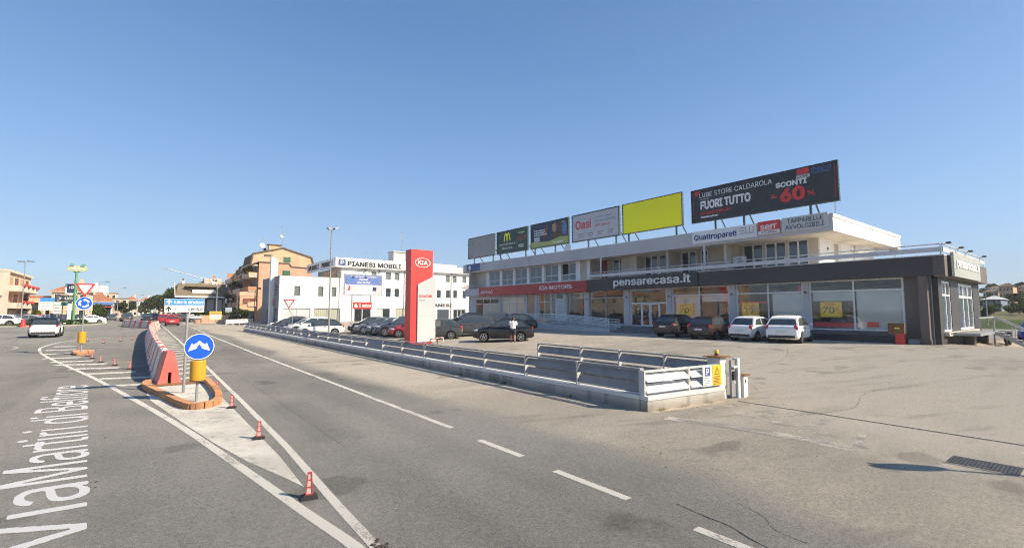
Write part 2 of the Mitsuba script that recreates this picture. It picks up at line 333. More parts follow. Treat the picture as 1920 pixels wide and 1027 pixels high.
def lines(F, s0, s1, z0, z1, n, d0, d1, seed=0):
    """Rows of small print too small to read: broken bars."""
    r = random.Random(seed); mb = MB(); h = (z1 - z0) / n
    for i in range(n):
        z = z1 - (i + .75) * h; s = s0; sg = 1 if s1 > s0 else -1; L = abs(s1 - s0); end = L * r.uniform(.7, 1)
        t = 0
        while t < end:
            w = L * r.uniform(.06, .16); w = min(w, end - t)
            if w > L * .02: fbox(mb, F, s0 + sg * t, s0 + sg * (t + w), z, z + h * .5, d0, d1)
            t += w + L * .025
    return mb
def window(F, parent, s0, s1, z0, z1, cols=1, rows=(), pane='m_dark_glass', frame='m_frame_white', w=0.06, d=-0.10, name='window', mull=None, t=0.06):
    """Frame proud of a recessed pane; each pane a sub-part. rows: split heights as fractions."""
    mb = MB(); lo, hi = min(s0, s1), max(s0, s1); mw = mull or w
    fbox(mb, F, lo, hi, z0, z0 + w, d, d + t); fbox(mb, F, lo, hi, z1 - w, z1, d, d + t)
    fbox(mb, F, lo, lo + w, z0 + w, z1 - w, d, d + t); fbox(mb, F, hi - w, hi, z0 + w, z1 - w, d, d + t)
    iz0, iz1, is0, is1 = z0 + w, z1 - w, lo + w, hi - w
    zs = [iz0] + [iz0 + (iz1 - iz0) * r for r in rows] + [iz1]
    ss = [is0 + (is1 - is0) * i / cols for i in range(cols + 1)] if isinstance(cols, int) else [is0] + list(cols) + [is1]
    for x in ss[1:-1]: fbox(mb, F, x - mw / 2, x + mw / 2, iz0, iz1, d + .002, d + t - .004)
    for z in zs[1:-1]: fbox(mb, F, is0, is1, z - mw / 2, z + mw / 2, d + .004, d + t - .008)
    k = put(name, mb, frame, parent)
    i = 0
    for za, zb in zip(zs[:-1], zs[1:]):
        for a, b in zip(ss[:-1], ss[1:]):
            pm = pane if isinstance(pane, str) else pane[min(i, len(pane) - 1)]
            i += 1
            if pm is None: continue
            p = MB()
            if pm == 'm_pane': p.quad(F(a, za, d + .02), F(b, za, d + .02), F(b, zb, d + .02), F(a, zb, d + .02))
            else: fbox(p, F, a, b, za, zb, d + .005, d + .02)
            put('pane', p, pm, k)
    return k

def sm(a, b, x):
    t = min(max((x - a) / (b - a), 0), 1); return t * t * (3 - 2 * t)
def rise(x, y=0): return .45 * (sm(13, 29, x) - sm(36.5, 41, x))

# ------------------------------------------------------------------ ground, road, lot, markings
def grid(xs, ys, zf):
    X, Y = np.meshgrid(xs, ys, indexing='ij'); Z = np.vectorize(zf)(X, Y)
    v = np.stack([X, Y, Z], -1).reshape(-1, 3); nx, ny = len(xs), len(ys)
    i = (np.arange(nx - 1)[:, None] * ny + np.arange(ny - 1)).reshape(-1)
    return v, np.stack([i, i + ny, i + ny + 1, i + 1], 1)
def hill_z(x, y):
    k = sm(95, 420, x) * (1 - .55 * sm(120, 420, abs(y - 30)))
    return -.06 + k * (10.0 + 3.0 * float(meshkit.fbm(np.array([[x * .008, y * .008, 1.]]), 3)[0]))
struct('ground', grid(np.array([-2500, -70, 90, 2500.]), np.array([-2500, -70, 330, 2500.]), lambda x, y: -.08), 'm_field')
struct('hill', grid(np.concatenate([[88], np.arange(95, 620, 14), [900, 1500.]]), np.concatenate([[-500], np.arange(-220, 330, 14), [600.]]), hill_z), 'm_field', True)
road = struct('road', grid(np.array([-68, 6.2]), np.array([-68, 0, 40, 325.]), lambda x, y: 0.0), 'm_asphalt')
struct('parking_lot', grid(np.concatenate([[6.2], np.arange(8, 48, 1.0), [60, 88.]]), np.array([-68, 0, 30, 60, 100, 325.]), rise), 'm_asphalt', True)

def sheet(pg, z, zf=None):
    mb = MB()
    for g in getattr(pg, 'geoms', [pg]):
        if g.is_empty: continue
        v, f = trimesh.creation.triangulate_polygon(g, engine='earcut')
        mb.add(np.c_[v, [z + (zf(*q) if zf else 0) for q in v]], f)
    return mb
def band(pts, w): return LineString(pts).buffer(w / 2, cap_style=2, join_style=1)
def catmull(pts, n=8):
    p = [np.array(q, float) for q in pts]; p = [2 * p[0] - p[1]] + p + [2 * p[-1] - p[-2]]; o = []
    for i in range(1, len(p) - 2):
        for t in np.linspace(0, 1, n, endpoint=False):
            a, b, c, d = p[i - 1:i + 3]; o.append(.5 * (2 * b + (c - a) * t + (2 * a - 5 * b + 4 * c - d) * t * t + (3 * b - 3 * c + d - a) * t ** 3))
    return o + [p[-2]]
def mark(name, pg, z=.004, m='m_paint', label=None, zf=None): return put(name, sheet(pg, z, zf), m, road, label=label)

left_edge = catmull([(1.83, 4.0), (1.80, 4.86), (1.62, 6.08), (1.24, 8.7), (.72, 12.1), (-.14, 16.82), (-1.28, 22.7), (-2.5, 28.3), (-3.8, 34.5), (-4.62, 39.3), (-5.0, 43.9), (-4.5, 50.5), (-2.3, 54.2), (.3, 54.6)])
mark('edge_line', band(left_edge, .135), label='white edge line curving round the left of the hatched island')
mark('edge_line', band([(1.96, 4.7), (1.99, 6), (2.10, 9), (2.18, 14.3), (2.25, 21.3), (2.38, 35.3), (2.62, 70), (2.75, 110)], .115), label='long straight white line beside the barriers')
mark('lane_line', band([(5.05, 8.47), (5.08, 30), (5.3, 52), (5.7, 75), (6.2, 110)], .13), label='long solid white line along the right lane')
for y0, y1, x in ((.4, 1.3, 4.86), (2.3, 3.0, 4.86), (3.96, 5.31, 4.935), (6.14, 7.38, 4.985)):
    mark('lane_dash', band([(x, y0), (x, y1)], .13))
mark('shoulder_line', band([(9.12, 8.7), (9.12, 11.6), (9.1, 13.6)], .10), m='m_paint_faded')
mark('shoulder_line', band([(9.12, 14.6), (9.08, 23)], .08), m='m_paint_faded')
# hatch stripes of the island between the two white lines
hatch = [((-0.56, 19.7), (0.42, 19.49)), ((-1.05, 22.02), (0.5, 21.5)), ((-1.58, 24.04), (-0.08, 23.66)), ((-2.18, 26.36), (-0.62, 25.84)), ((-2.84, 28.81), (-1.16, 28.03)), ((-3.19, 30.45), (-1.72, 30.2)), ((-3.74, 33.06), (-2.36, 32.67)), ((-4.19, 36.36), (-2.72, 36.05)), ((-4.42, 39.65), (-3.08, 39.6)), ((-4.48, 43.44), (-3.37, 43.18))]
for (a, b), (c, d) in hatch: mark('hatch_stripe', band([(a, b), (c, d)], .42 + .012 * (b - 17)))
for i in range(26):
    y = 20.6 + i * 1.62 + i * i * .012
    x = 1.13 + .0 * i
    mark('hatch_stripe', band([(1.12, y - .32), (2.10 + .004 * (y - 20), y + .22)], .42))
# worn marks at the gate
Z6 = lambda x, y: rise(x, y)
mark('faded_line', band([(9.25, 6.35), (9.62, 5.0), (9.72, 4.1), (9.75, 3.0)], .38), m='m_paint_faded')
mark('faded_line', band([(9.0, 7.35), (9.55, 6.85), (10.6, 6.4), (12.55, 5.9), (12.95, 5.55), (12.8, 5.3)], .10), m='m_paint_faded')
def curve_letter(pts): return band(catmull(pts, 6), .12)
mark('faded_letter', curve_letter([(12.0, 5.2), (11.0, 5.6), (10.75, 5.4), (10.9, 5.15), (11.5, 5.1), (11.7, 5.3)]), m='m_paint_faded')
mark('faded_letter', curve_letter([(11.0, 4.55), (10.7, 4.7), (10.6, 4.45), (11.1, 4.1), (11.6, 4.0), (11.75, 4.2)]), m='m_paint_faded')
mark('faded_letter', curve_letter([(10.6, 3.9), (10.35, 3.75), (10.45, 3.45)]), m='m_paint_faded')
mark('faded_letter', curve_letter([(10.95, 3.2), (10.2, 3.05), (9.9, 2.85)]), m='m_paint_faded')
# gate track: a thin steel groove across the drive; the crack in the near asphalt
put('gate_track', MB().add([[12.40, 6.35, .005], [12.46, 6.35, .005], [12.34, .2, .005], [12.28, .2, .005]], [[0, 1, 2, 3]]), 'm_trim_black', road)
ck = catmull([(5.28, 3.5), (5.22, 3.1), (5.2, 2.8), (5.08, 2.5), (5.0, 2.1), (5.02, 1.6)], 6); r_ = random.Random(4)
put('crack', sheet(unary_union([LineString([a, b]).buffer(r_.uniform(.004, .012)) for a, b in zip(ck[:-1], ck[1:])]), .003), 'm_trim_black', road)
for pp, w0 in (([(5.9, 3.1), (5.75, 2.7), (5.5, 2.45), (5.45, 2.1)], .006), ([(6.6, 4.6), (7.4, 3.9), (7.9, 3.0), (8.6, 2.4), (8.9, 1.7)], .003), ([(10.9, 5.0), (13.6, 4.2), (16.5, 4.6), (20, 3.6)], .008), ([(14.5, 6.8), (17.5, 8.8), (22.0, 9.2), (27, 11.0)], .009)):
    ck = catmull(pp, 8); put('crack', sheet(unary_union([LineString([a, b + r_.uniform(-.02, .02)]).buffer(r_.uniform(w0 * .4, w0)) for a, b in zip(ck[:-1], ck[1:])]), .003, lambda x, y: rise(x) if x > 6.2 else 0), 'm_crack', road)
# concrete wedge of the island tip
mark('concrete_wedge', Polygon([(1.83, 6.9), (1.72, 7.4), (1.42, 8.6), (1.12, 10.2), (.85, 12.0), (.62, 13.6), (.30, 15.9), (.22, 17.3), (.45, 18.6), (1.7, 18.6), (1.84, 16), (1.87, 12), (1.88, 8.5)]), .003, 'm_concrete', label='pale concrete wedge at the tip of the island')
# street name lettering along the left lane
for i, (tx_, ya_, yb_) in enumerate((('Via', 6.6, 8.98), ('Martiri di Belfiore', 9.2, 20.5))):
    xb_ = lambda y: -.29 - (y - 6.45) * .0665
    put('street_name_lettering', ftext_smooth(lambda q, h, d: (xb_(q) - .98 * h, q + .06 * h, .004 + d), tx_, ya_, yb_, 0, 1, 0, .001), 'm_paint_text', road, label='large white street name lettering along the left lane' if i else None)
# left roundabout: grass verge with kerb
gv = Polygon(catmull([(-26, 104), (-16.5, 102), (-10, 103), (-6.5, 110), (-5.6, 122), (-6.5, 136), (-9, 136), (-13, 118), (-26, 114), (-26, 104)], 6))
struct('grass_verge', MB().poly(gv, 0, .16).build(), 'm_grass')
struct('kerb', MB().poly(gv.buffer(.25).difference(gv.buffer(-.02)), 0, .13).build(), 'm_concrete')
kb = Polygon(catmull([(-12, 38), (-7.5, 38.5), (-6.2, 42), (-7.0, 46), (-12, 49)], 6))
mark('edge_line', band(list(kb.exterior.coords)[:24], .16), m='m_paint_faded')
isl = Polygon(catmull([(-2.6, 92), (-.2, 82.5), (1.6, 79.4), (2.3, 84), (2.2, 97), (-.5, 98), (-2.6, 92)], 5))

# ------------------------------------------------------------------ island kerb, cones, barriers
curbline = catmull([(.28, 19.5), (.20, 18.5), (.55, 16.4), (.93, 14.25), (1.15, 13.85), (1.5, 14.0), (1.70, 14.7), (1.80, 16.2), (1.80, 18.9)], 5)
island_kerb = thing('island_kerb', 'orange painted kerb curving round the island under the blue arrow sign', 'kerb')
for i in range(0, len(curbline) - 1, 2):
    seg = curbline[i:i + 3]
    if len(seg) < 2: continue
    put('kerb_stone', MB().poly(LineString(seg).buffer(.085, cap_style=2).buffer(-.004), 0, .15 + .006 * ((i // 2) % 2)), 'm_curb', island_kerb)
put('dark_ground', sheet(Polygon([(.45, 18.6), (1.7, 18.6), (1.7, 19.2), (.4, 19.4)]), .005), 'm_rust', island_kerb)

def ordinal(i): return ['first', 'second', 'third', 'fourth', 'fifth', 'sixth', 'seventh', 'eighth', 'ninth', 'tenth', 'eleventh', 'twelfth', 'thirteenth', 'fourteenth', 'fifteenth', 'sixteenth', 'seventeenth', 'eighteenth',
    'nineteenth', 'twentieth', 'twenty-first', 'twenty-second', 'twenty-third', 'twenty-fourth', 'twenty-fifth', 'twenty-sixth', 'twenty-seventh', 'twenty-eighth', 'twenty-ninth', 'thirtieth', 'thirty-first', 'thirty-second', 'thirty-third', 'thirty-fourth', 'thirty-fifth', 'thirty-sixth', 'thirty-seventh', 'thirty-eighth', 'thirty-ninth', 'fortieth', 'forty-first', 'forty-second', 'forty-third', 'forty-fourth', 'forty-fifth', 'forty-sixth', 'forty-seventh', 'forty-eighth', 'forty-ninth', 'fiftieth', 'fifty-first', 'fifty-second'][i]

def delineator_parts():
    base = MB().obox((0, 0, .016), (.19, .22, .032)).obox((0, 0, .042), (.12, .16, .02))
    up = MB()
    def tap(z0, z1, w0, w1, t0, t1):
        m = MB(); v = [[-t0, -w0, z0], [t0, -w0, z0], [t0, w0, z0], [-t0, w0, z0], [-t1, -w1, z1], [t1, -w1, z1], [t1, w1, z1], [-t1, w1, z1]]
        return m.add(v, MB.BF)
    red = MB()
    W = lambda z: .052 - .07 * (z - .05)
    for s in (-1, 1):
        red.add([[x, s * y, z] for z in (.05, .36) for x, y in ((-.02, W(z) - .014), (.02, W(z) - .014), (.02, W(z)), (-.02, W(z)))], MB.BF)
    for z in (.05, .15, .25, .345): red.obox((0, 0, z + .008), (.042, 2 * W(z) - .02, .018))
    white = MB().add([[x, y, z] for z in (.055, .355) for x, y in ((-.012, -W(z) + .012), (.012, -W(z) + .012), (.012, W(z) - .012), (-.012, W(z) - .012))], MB.BF)
    return [('base', mikit.ply(base.build(), 'm_rubber'), 'm_rubber'), ('upright', mikit.ply(red.build(), 'm_cone_red'), 'm_cone_red'), ('reflector', mikit.ply(white.build(), 'm_cone_white'), 'm_cone_white')]
DEL = delineator_parts()
cones = [(1.78, 6.46, 'nearest, at the tip of the concrete wedge'), (1.82, 9.95, 'second from the tip along the right line'), (1.84, 13.47, 'third, right of the orange kerb'), (1.86, 16.45, 'fourth, beside the yellow bollard of the arrow sign'),
         (-.27, 24.9, 'nearest of those on the left hatching'), (-.81, 27.0, 'second on the left hatching'), (-1.37, 29.0, 'third on the left hatching, with a dark top'), (-1.82, 31.6, 'fourth on the left hatching'), (-2.1, 33.2, 'just right of the give way sign base'),
         (-2.75, 37.2, 'just behind the give way sign base'), (-3.2, 49.4, 'leftmost on the far white cross line'), (-2.09, 46.0, 'second from left on the far cross line'), (-1.19, 48.2, 'third from left on the far cross line'), (-.52, 49.9, 'rightmost on the far cross line')]
for x, y, t in cones:
    k = thing('traffic_delineator', 'small red and white flexible road delineator, ' + t, 'delineator', 'red and white delineators round the island')
    for n, d, m in DEL: put(n, d, m, k, tw=T().translate([x, y, 0]).rotate([0, 0, 1], 82 + random.uniform(-8, 8)).scale(.88))

def barrier_mesh(L=1.6):
    prof = Polygon([(-.32, 0), (.32, 0), (.31, .10), (.275, .14), (.115, .97), (.09, 1.01), (-.09, 1.01), (-.115, .97), (-.275, .14), (-.31, .10)])
    prof = prof.difference(sbox(-.045, -.01, .045, .36))
    m = trimesh.creation.extrude_polygon(prof, L, engine='earcut'); v = np.array(m.vertices); v = np.c_[v[:, 0], v[:, 2] - L / 2, v[:, 1]]
    mb = MB().add(v, m.faces)
    return mikit.ply(mb.build())
def barrier_bits(q=1.0):
    a, b = MB(), MB()
    a.obox((0, 0, 1.015), (.10, .5 * q, .03)).tube((0, .1 * q, 1.0), (0, .1 * q, 1.05), .05)
    for s in (-1, 1):
        b.obox((s * .285, -.45 * q, .05), (.09, .25 * q, .10)).obox((s * .285, .45 * q, .05), (.09, .25 * q, .10))
    return mikit.ply(a.build()), mikit.ply(b.build())
BARRIER = {False: (barrier_mesh(1.52), *barrier_bits(1.0)), True: (barrier_mesh(.96), *barrier_bits(.6))}
pth = [(.82, 19.2), (.70, 20.6)] + [(.62, 30), (.60, 45), (.72, 58), (1.05, 68), (1.75, 78.5)]
seq = []
def along(p):
    L = LineString(p); d, i = 0.0, 0
    while True:
        l = 1.02 if i % 2 == 0 else 1.58; c = d + l / 2
        if c > L.length: break
        q, a, b = L.interpolate(c), L.interpolate(c - .3), L.interpolate(c + .3)
        seq.append((q.x, q.y, math.degrees(math.atan2(-(b.x - a.x), b.y - a.y)), i)); d += l; i += 1
along(pth)
n1 = len(seq)
along([(1.2, 80.5), (-.1, 84), (-1.4, 90), (-2.1, 96.5)])
for i, (x, y, a, j_) in enumerate(seq):
    red = j_ % 2 == 0; BAR, BARC, BARS = BARRIER[red]
    where = f'{ordinal(i)} of the long row counted from the near end' if i < n1 else f'{ordinal(i - n1)} of the far row bending left past the long row'
    k = thing('plastic_barrier', ('faded red' if red else 'dirty white') + ' plastic road barrier, ' + where, 'barrier', 'red and white plastic barriers on the island')
    tw = T().translate([x, y, 0]).rotate([0, 0, 1], a + random.uniform(-1.2, 1.2))
    put('body', BAR, 'm_barrier_red' if red else 'm_barrier_white', k, tw=tw)
    put('filler_cap', BARC, 'm_barrier_red' if red else 'm_barrier_white', k, tw=tw)
    put('foot', BARS, 'm_barrier_red' if red else 'm_barrier_white', k, tw=tw)

# ------------------------------------------------------------------ road signs
def disc_on(F, s, z, r, d0, d1, n=40, sy=1.0):
    return MB().poly(Polygon([(s + r * math.cos(t), z + sy * r * math.sin(t)) for t in np.linspace(0, 2 * np.pi, n, endpoint=False)]), d0, d1, lambda a, b, c: F(a, b, c))
def plane_at(x, y, az):
    """Vertical plane through (x, y) facing azimuth az (degrees from +Y towards +X); s runs to the viewer's right."""
    a = math.radians(az); nx, ny = math.sin(a), math.cos(a)
    rx, ry = -ny, nx
    return lambda s, z, d: (x + s * rx + d * nx, y + s * ry + d * ny, z)
def star_arrow(): pass
# blue arrow sign
k = thing('arrow_sign', 'round blue sign with two white diagonal arrows above a yellow bollard on the kerbed island', 'road sign')
X, Y = 1.24, 15.03; F = plane_at(X, Y - .06, 184)
put('pole', MB().tube((X, Y, 0), (X, Y, 1.62), .032, n=12), 'm_pole', k, 30)
put('sign_plate', disc_on(F, 0, 1.42, .335, 0, .012), 'm_letter_white', k)
put('sign_face', disc_on(F, 0, 1.42, .317, .012, .016), 'm_blue_sign', k)
put('sign_back_bracket', MB().obox((X, Y - .035, 1.42), (.4, .03, .04)), 'm_pole', k)
ar = []
for s in (-1, 1):
    ar.append(Polygon([(0, .15), (0, .062), (s * .042, .005), (s * .060, -.050), (s * .240, -.118), (s * .165, .090), (s * .125, .045), (s * .10, .062)]))
ar = unary_union([p.buffer(.002) for p in ar])
put('arrow', MB().poly(ar, .016, .020, lambda a, b, c: F(a, b + 1.425, c)), 'm_letter_white', k)
b_ = thing('yellow_bollard', 'yellow cylindrical bollard on the pole below the round blue arrow sign', 'bollard')
m = trimesh.creation.revolve(np.array([(.034, .54), (.165, .54), (.178, .56), (.178, 1.03), (.165, 1.06), (.034, 1.06)]), sections=28)
put('body', MB().mesh(m, trimesh.transformations.translation_matrix((X, Y, 0))), 'm_yellow_bollard', b_, 40)
put('band', MB().tube((X, Y, .535), (X, Y, .555), .182, n=28), 'm_rust', b_, 40)
# direction sign
k = thing('direction_sign', 'blue and white direction sign with arrows and the word centro on a tall grey pole', 'road sign')
X, Y = 1.06, 16.8; F = plane_at(X, Y - .06, 180)
put('pole', MB().tube((X, Y, 0), (X, Y, 2.71), .036, n=12), 'm_pole', k, 30)
def sgn(F, k, s0, s1, z0, z1, m, d=.0, t=.02, border=None, bw=.015):
    p = put('panel', fbox(MB(), F, s0, s1, z0, z1, d, d + t), border or m, k)
    if border: put('panel_face', fbox(MB(), F, s0 + bw, s1 - bw, z0 + bw, z1 - bw, d + t, d + t + .003), m, k)
    return d + t + (.003 if border else 0)
d = sgn(F, k, -.56, .40, 2.515, 2.705, 'm_blue_dir', border='m_letter_white', bw=.008)
put('lettering', ftext_smooth(F, 'tutte le direzioni', -.34, .37, 2.56, 2.66, d, d + .003, True), 'm_letter_white', k)
def up_arrow(s, z, h): return unary_union([rect(s - .016, s + .016, z - h / 2, z + h / 2 - .03), Polygon([(s, z + h / 2), (s - .075, z + h / 2 - .09), (s - .05, z + h / 2 - .105), (s, z + h / 2 - .045), (s + .05, z + h / 2 - .105), (s + .075, z + h / 2 - .09)])])
put('arrow', MB().poly(up_arrow(-.45, 2.61, .15), d, d + .003, F), 'm_letter_white', k)
d = sgn(F, k, -.56, .40, 2.315, 2.512, 'm_white', border='m_frame_grey', bw=.006)
put('lettering', ftext_smooth(F, 'centro', .0, .36, 2.365, 2.45, d, d + .003, True), 'm_letter_black', k)
put('arrow', MB().poly(up_arrow(-.46, 2.415, .15), d, d + .003, F), 'm_letter_black', k)
ringp = Point(-.29, 2.415).buffer(.055).difference(Point(-.29, 2.415).buffer(.046)).union(Point(-.29, 2.415).buffer(.016))
put('target_symbol', MB().poly(ringp, d, d + .003, F), 'm_letter_black', k)
# give way + roundabout sign
X, Y = -2.5, 34.9
k = thing('give_way_sign', 'red bordered give way triangle above a blue roundabout disc on the left hatching', 'road sign')
F = plane_at(X, Y - .05, 180)
put('pole', MB().tube((X, Y, 0), (X, Y, 3.8), .035, n=10), 'm_pole', k, 30)
def rtri(cx, cz, r): return Polygon([(cx - r * .866, cz + r * .5), (cx + r * .866, cz + r * .5), (cx, cz - r)]).buffer(.03)
put('triangle_plate', MB().poly(rtri(0, 3.60, .44), 0, .012, F), 'm_red', k)
put('triangle_face', MB().poly(rtri(0, 3.60, .285), .012, .016, F), 'm_letter_white', k)
F2 = plane_at(X, Y - .05, 180)
put('disc_plate', disc_on(F, 0, 2.77, .35, 0, .012), 'm_letter_white', k)
put('disc_face', disc_on(F, 0, 2.77, .325, .012, .016), 'm_blue_sign', k)
for q in range(3):
    t0 = q * 2.094 + .2; arc = [(.19 * math.cos(t), .19 * math.sin(t)) for t in np.linspace(t0, t0 + 1.25, 9)]
    tip = t0 + 1.75; hd = Polygon([(.11 * math.cos(t0 + 1.2), .11 * math.sin(t0 + 1.2)), (.27 * math.cos(t0 + 1.2), .27 * math.sin(t0 + 1.2)), (.19 * math.cos(tip), .19 * math.sin(tip))])
    put('roundabout_arrow', MB().poly(unary_union([LineString(arc).buffer(.045, cap_style=2), hd]), .016, .020, lambda a, b, c: F(a, b + 2.77, c)), 'm_letter_white', k)
b_ = thing('yellow_bollard', 'yellow box shaped bollard on the pole of the give way and roundabout sign', 'bollard')
put('body', MB().mesh(trimesh.creation.revolve(np.array([(.036, .62), (.165, .62), (.175, .65), (.175, 1.2), (.165, 1.23), (.036, 1.23)]), sections=24), trimesh.transformations.translation_matrix((X, Y, 0))), 'm_yellow_bollard', b_, 40)
b_ = thing('sign_base_kerb', 'low orange kerb ring round the foot of the give way sign', 'kerb')
put('ring', MB().poly(Polygon(catmull([(-2.95, 35.9), (-2.7, 34.3), (-2.35, 34.3), (-2.05, 35.3), (-2.1, 36.6), (-2.8, 36.8), (-2.95, 35.9)], 5)), 0, .13), 'm_curb', b_)
# second give way sign behind the fence
X, Y = 10.5, 45.0
k = thing('give_way_sign', 'give way triangle on a bent grey pole behind the roadside fence', 'road sign')
put('pole', MB().path([(X, Y, 0), (X, Y, 1.95), (X - .34, Y - .05, 2.55), (X - .34, Y - .05, 3.35)], .03, 8), 'm_pole', k, 30)
F = plane_at(X - .34, Y - .1, 185)
put('triangle_plate', MB().poly(rtri(0, 3.08, .50), 0, .012, F), 'm_red_dark', k)
put('triangle_face', MB().poly(rtri(0, 3.08, .34), .012, .016, F), 'm_sheet_light', k)

k = thing('round_sign', 'round sign on a pole beside the driveway whose shadow crosses the drain grate', 'road sign')
X, Y = 11.05, -.45; F = plane_at(X, Y - .05, 200)
put('pole', MB().tube((X, Y, 0), (X, Y, 2.55), .035, n=10), 'm_pole', k, 30); put('sign_plate', disc_on(F, 0, 2.25, .32, 0, .02), 'm_letter_white', k)

# ------------------------------------------------------------------ roadside walls with louvred fence
def fence_run(name, wlabel, flabel, p0, p1, posts, zt, tilt, wall_h=.35, hw=.15, slat_m='m_fence', post_m='m_fence_post'):
    """Concrete wall from p0 to p1 with a louvred metal fence on top; posts: distances along."""
    p0, p1 = np.array(p0, float), np.array(p1, float); L = np.linalg.norm(p1 - p0); u = (p1 - p0) / L; nrm = np.array([u[1], -u[0]])
    def P(s, z, d): q = p0 + u * s + nrm * d; return (q[0], q[1], z)
    wk = thing(name, wlabel, 'wall')
    put('base', fbox(MB(), P, 0, L, -.05, wall_h - .09, -hw, hw), 'm_wall_concrete', wk)
    put('coping', fbox(MB(), P, -.0, L, wall_h - .09, wall_h, -hw - .02, hw + .02), 'm_offwhite', wk)
    fk = thing('louvre_fence', flabel, 'fence')
    put('top_rail', fbox(MB(), P, 0, L, zt - .045, zt, -.045, .045), slat_m, fk)
    put('bottom_rail', fbox(MB(), P, 0, L, wall_h + .035, wall_h + .06, -.03, .03), slat_m, fk)
    for s in posts: put('post', fbox(MB(), P, s - .028, s + .028, wall_h, zt + .004, -.075, .055), post_m, fk)
    z0, z1 = wall_h + .07, zt - .02; h = (z1 - z0) / 2
    for a, b in zip(posts[:-1], posts[1:]):
        for i in range(2):
            za = z0 + i * h; m = MB(); t = .012
            lo, hi = (tilt, -tilt * .6)
            q = [P(a + .03, za, lo), P(b - .03, za, lo), P(b - .03, za + h * .72, hi), P(a + .03, za + h * .72, hi)]
            q2 = [(x, y, z + t) for x, y, z in q]; m.add(q + q2, MB.BF); put('slat', m, slat_m, fk)
    return P
Lw = 64.4 - 7.3
posts = [0.03] + [2.14, 4.4, 6.66, 8.98, 11.2, 13.45] + [13.45 + 2.25 * i for i in range(1, 19)] + [Lw - .05]
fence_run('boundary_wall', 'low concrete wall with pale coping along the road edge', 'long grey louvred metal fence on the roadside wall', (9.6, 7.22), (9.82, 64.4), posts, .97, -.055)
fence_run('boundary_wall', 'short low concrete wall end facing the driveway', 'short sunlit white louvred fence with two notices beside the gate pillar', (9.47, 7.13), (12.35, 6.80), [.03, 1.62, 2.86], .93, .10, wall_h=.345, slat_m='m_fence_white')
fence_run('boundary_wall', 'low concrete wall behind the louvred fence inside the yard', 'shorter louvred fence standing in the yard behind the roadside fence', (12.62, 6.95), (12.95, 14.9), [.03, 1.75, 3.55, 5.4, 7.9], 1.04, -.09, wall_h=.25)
# notices
Fn = plane_at(9.47, 7.13, 180 - 6.5)
F = lambda s, z, d: (lambda q: (q[0], q[1], z))((9.47 + .9935 * s - .1138 * -d * -1 * 1.0, 7.13 - .1138 * s - .9935 * d)) if False else (9.47 + .9935 * s - .1138 * d, 7.13 - .1138 * s - .9935 * d, z)
k = thing('parking_notice', 'white notice with a blue P square on the short fence', 'notice')
put('panel', fbox(MB(), F, 2.08, 2.46, .40, .92, .10, .112), 'm_white', k)
put('blue_square', fbox(MB(), F, 2.17, 2.37, .66, .89, .112, .115), 'm_blue_small', k)
put('letter', ftext(F, 'P', 2.22, 2.33, .69, .86, .115, .118, True), 'm_letter_white', k)
put('print', lines(F, 2.12, 2.42, .42, .64, 5, .112, .115, 5), 'm_letter_grey', k)
k = thing('warning_notice', 'yellow warning notice with a triangle beside the gate pillar', 'notice')
put('panel', fbox(MB(), F, 2.48, 2.84, .40, .93, .10, .112), 'm_yellow', k)
tri = Polygon([(2.55, .68), (2.77, .68), (2.66, .89)]); tri = tri.difference(tri.buffer(-.018)).union(rect(2.652, 2.668, .73, .81)).union(rect(2.652, 2.668, .705, .72))
put('triangle', MB().poly(tri, .112, .115, F), 'm_brown_print', k)
put('print', lines(F, 2.51, 2.81, .42, .65, 6, .112, .115, 6), 'm_brown_print', k)
# pillar, gate, letterbox
k = thing('gate_pillar', 'pale square gate pillar with a brown cap beside the notices', 'pillar')
put('shaft', MB().box(12.30, 12.62, 6.74, 7.10, 0, 1.10), 'm_offwhite', k)
put('cap', MB().box(12.20, 12.76, 6.66, 7.18, 1.10, 1.125), 'm_rust', k)
k = thing('beacon_lamp', 'small amber warning beacon on top of the gate pillar', 'lamp')
put('base', MB().tube((12.44, 6.9, 1.125), (12.44, 6.9, 1.21), .06, .05, n=14), 'm_brown_print', k, 40)
put('dome', MB().tube((12.44, 6.9, 1.21), (12.44, 6.9, 1.28), .065, .05, n=14).ell((12.44, 6.9, 1.28), (.05, .05, .025), 1), 'm_yellow', k, 40)
k = thing('sliding_gate', 'open grey sliding gate end standing just right of the gate pillar', 'gate')
put('leaf', MB().box(12.66, 12.90, 6.62, 6.68, .04, 1.02), 'm_fence', k)
put('edge_post', MB().box(12.90, 13.02, 6.56, 6.70, .0, 1.06), 'm_offwhite', k)
put('lock', MB().box(12.70, 12.80, 6.57, 6.62, .50, .72), 'm_trim_black', k)
put('guide_bracket', MB().box(12.68, 12.86, 6.55, 6.62, .82, .87), 'm_frame_white', k); put('guide_bracket', MB().box(12.66, 12.7, 6.53, 6.62, .42, .47), 'm_frame_white', k)
k = thing('gate_motor_box', 'small white box with a flat cap right of the sliding gate', 'box')
put('body', MB().box(13.08, 13.30, 6.50, 6.72, 0, .58), 'm_offwhite', k)
put('cap', MB().box(13.05, 13.40, 6.46, 6.76, .58, .61), 'm_rust', k)
put('side_strap', MB().box(13.30, 13.33, 6.58, 6.64, .0, .52).box(13.30, 13.36, 6.57, 6.65, .46, .52), 'm_trim_black', k)
put('keyhole', MB().box(13.15, 13.20, 6.49, 6.50, .40, .47), 'm_trim_black', k)
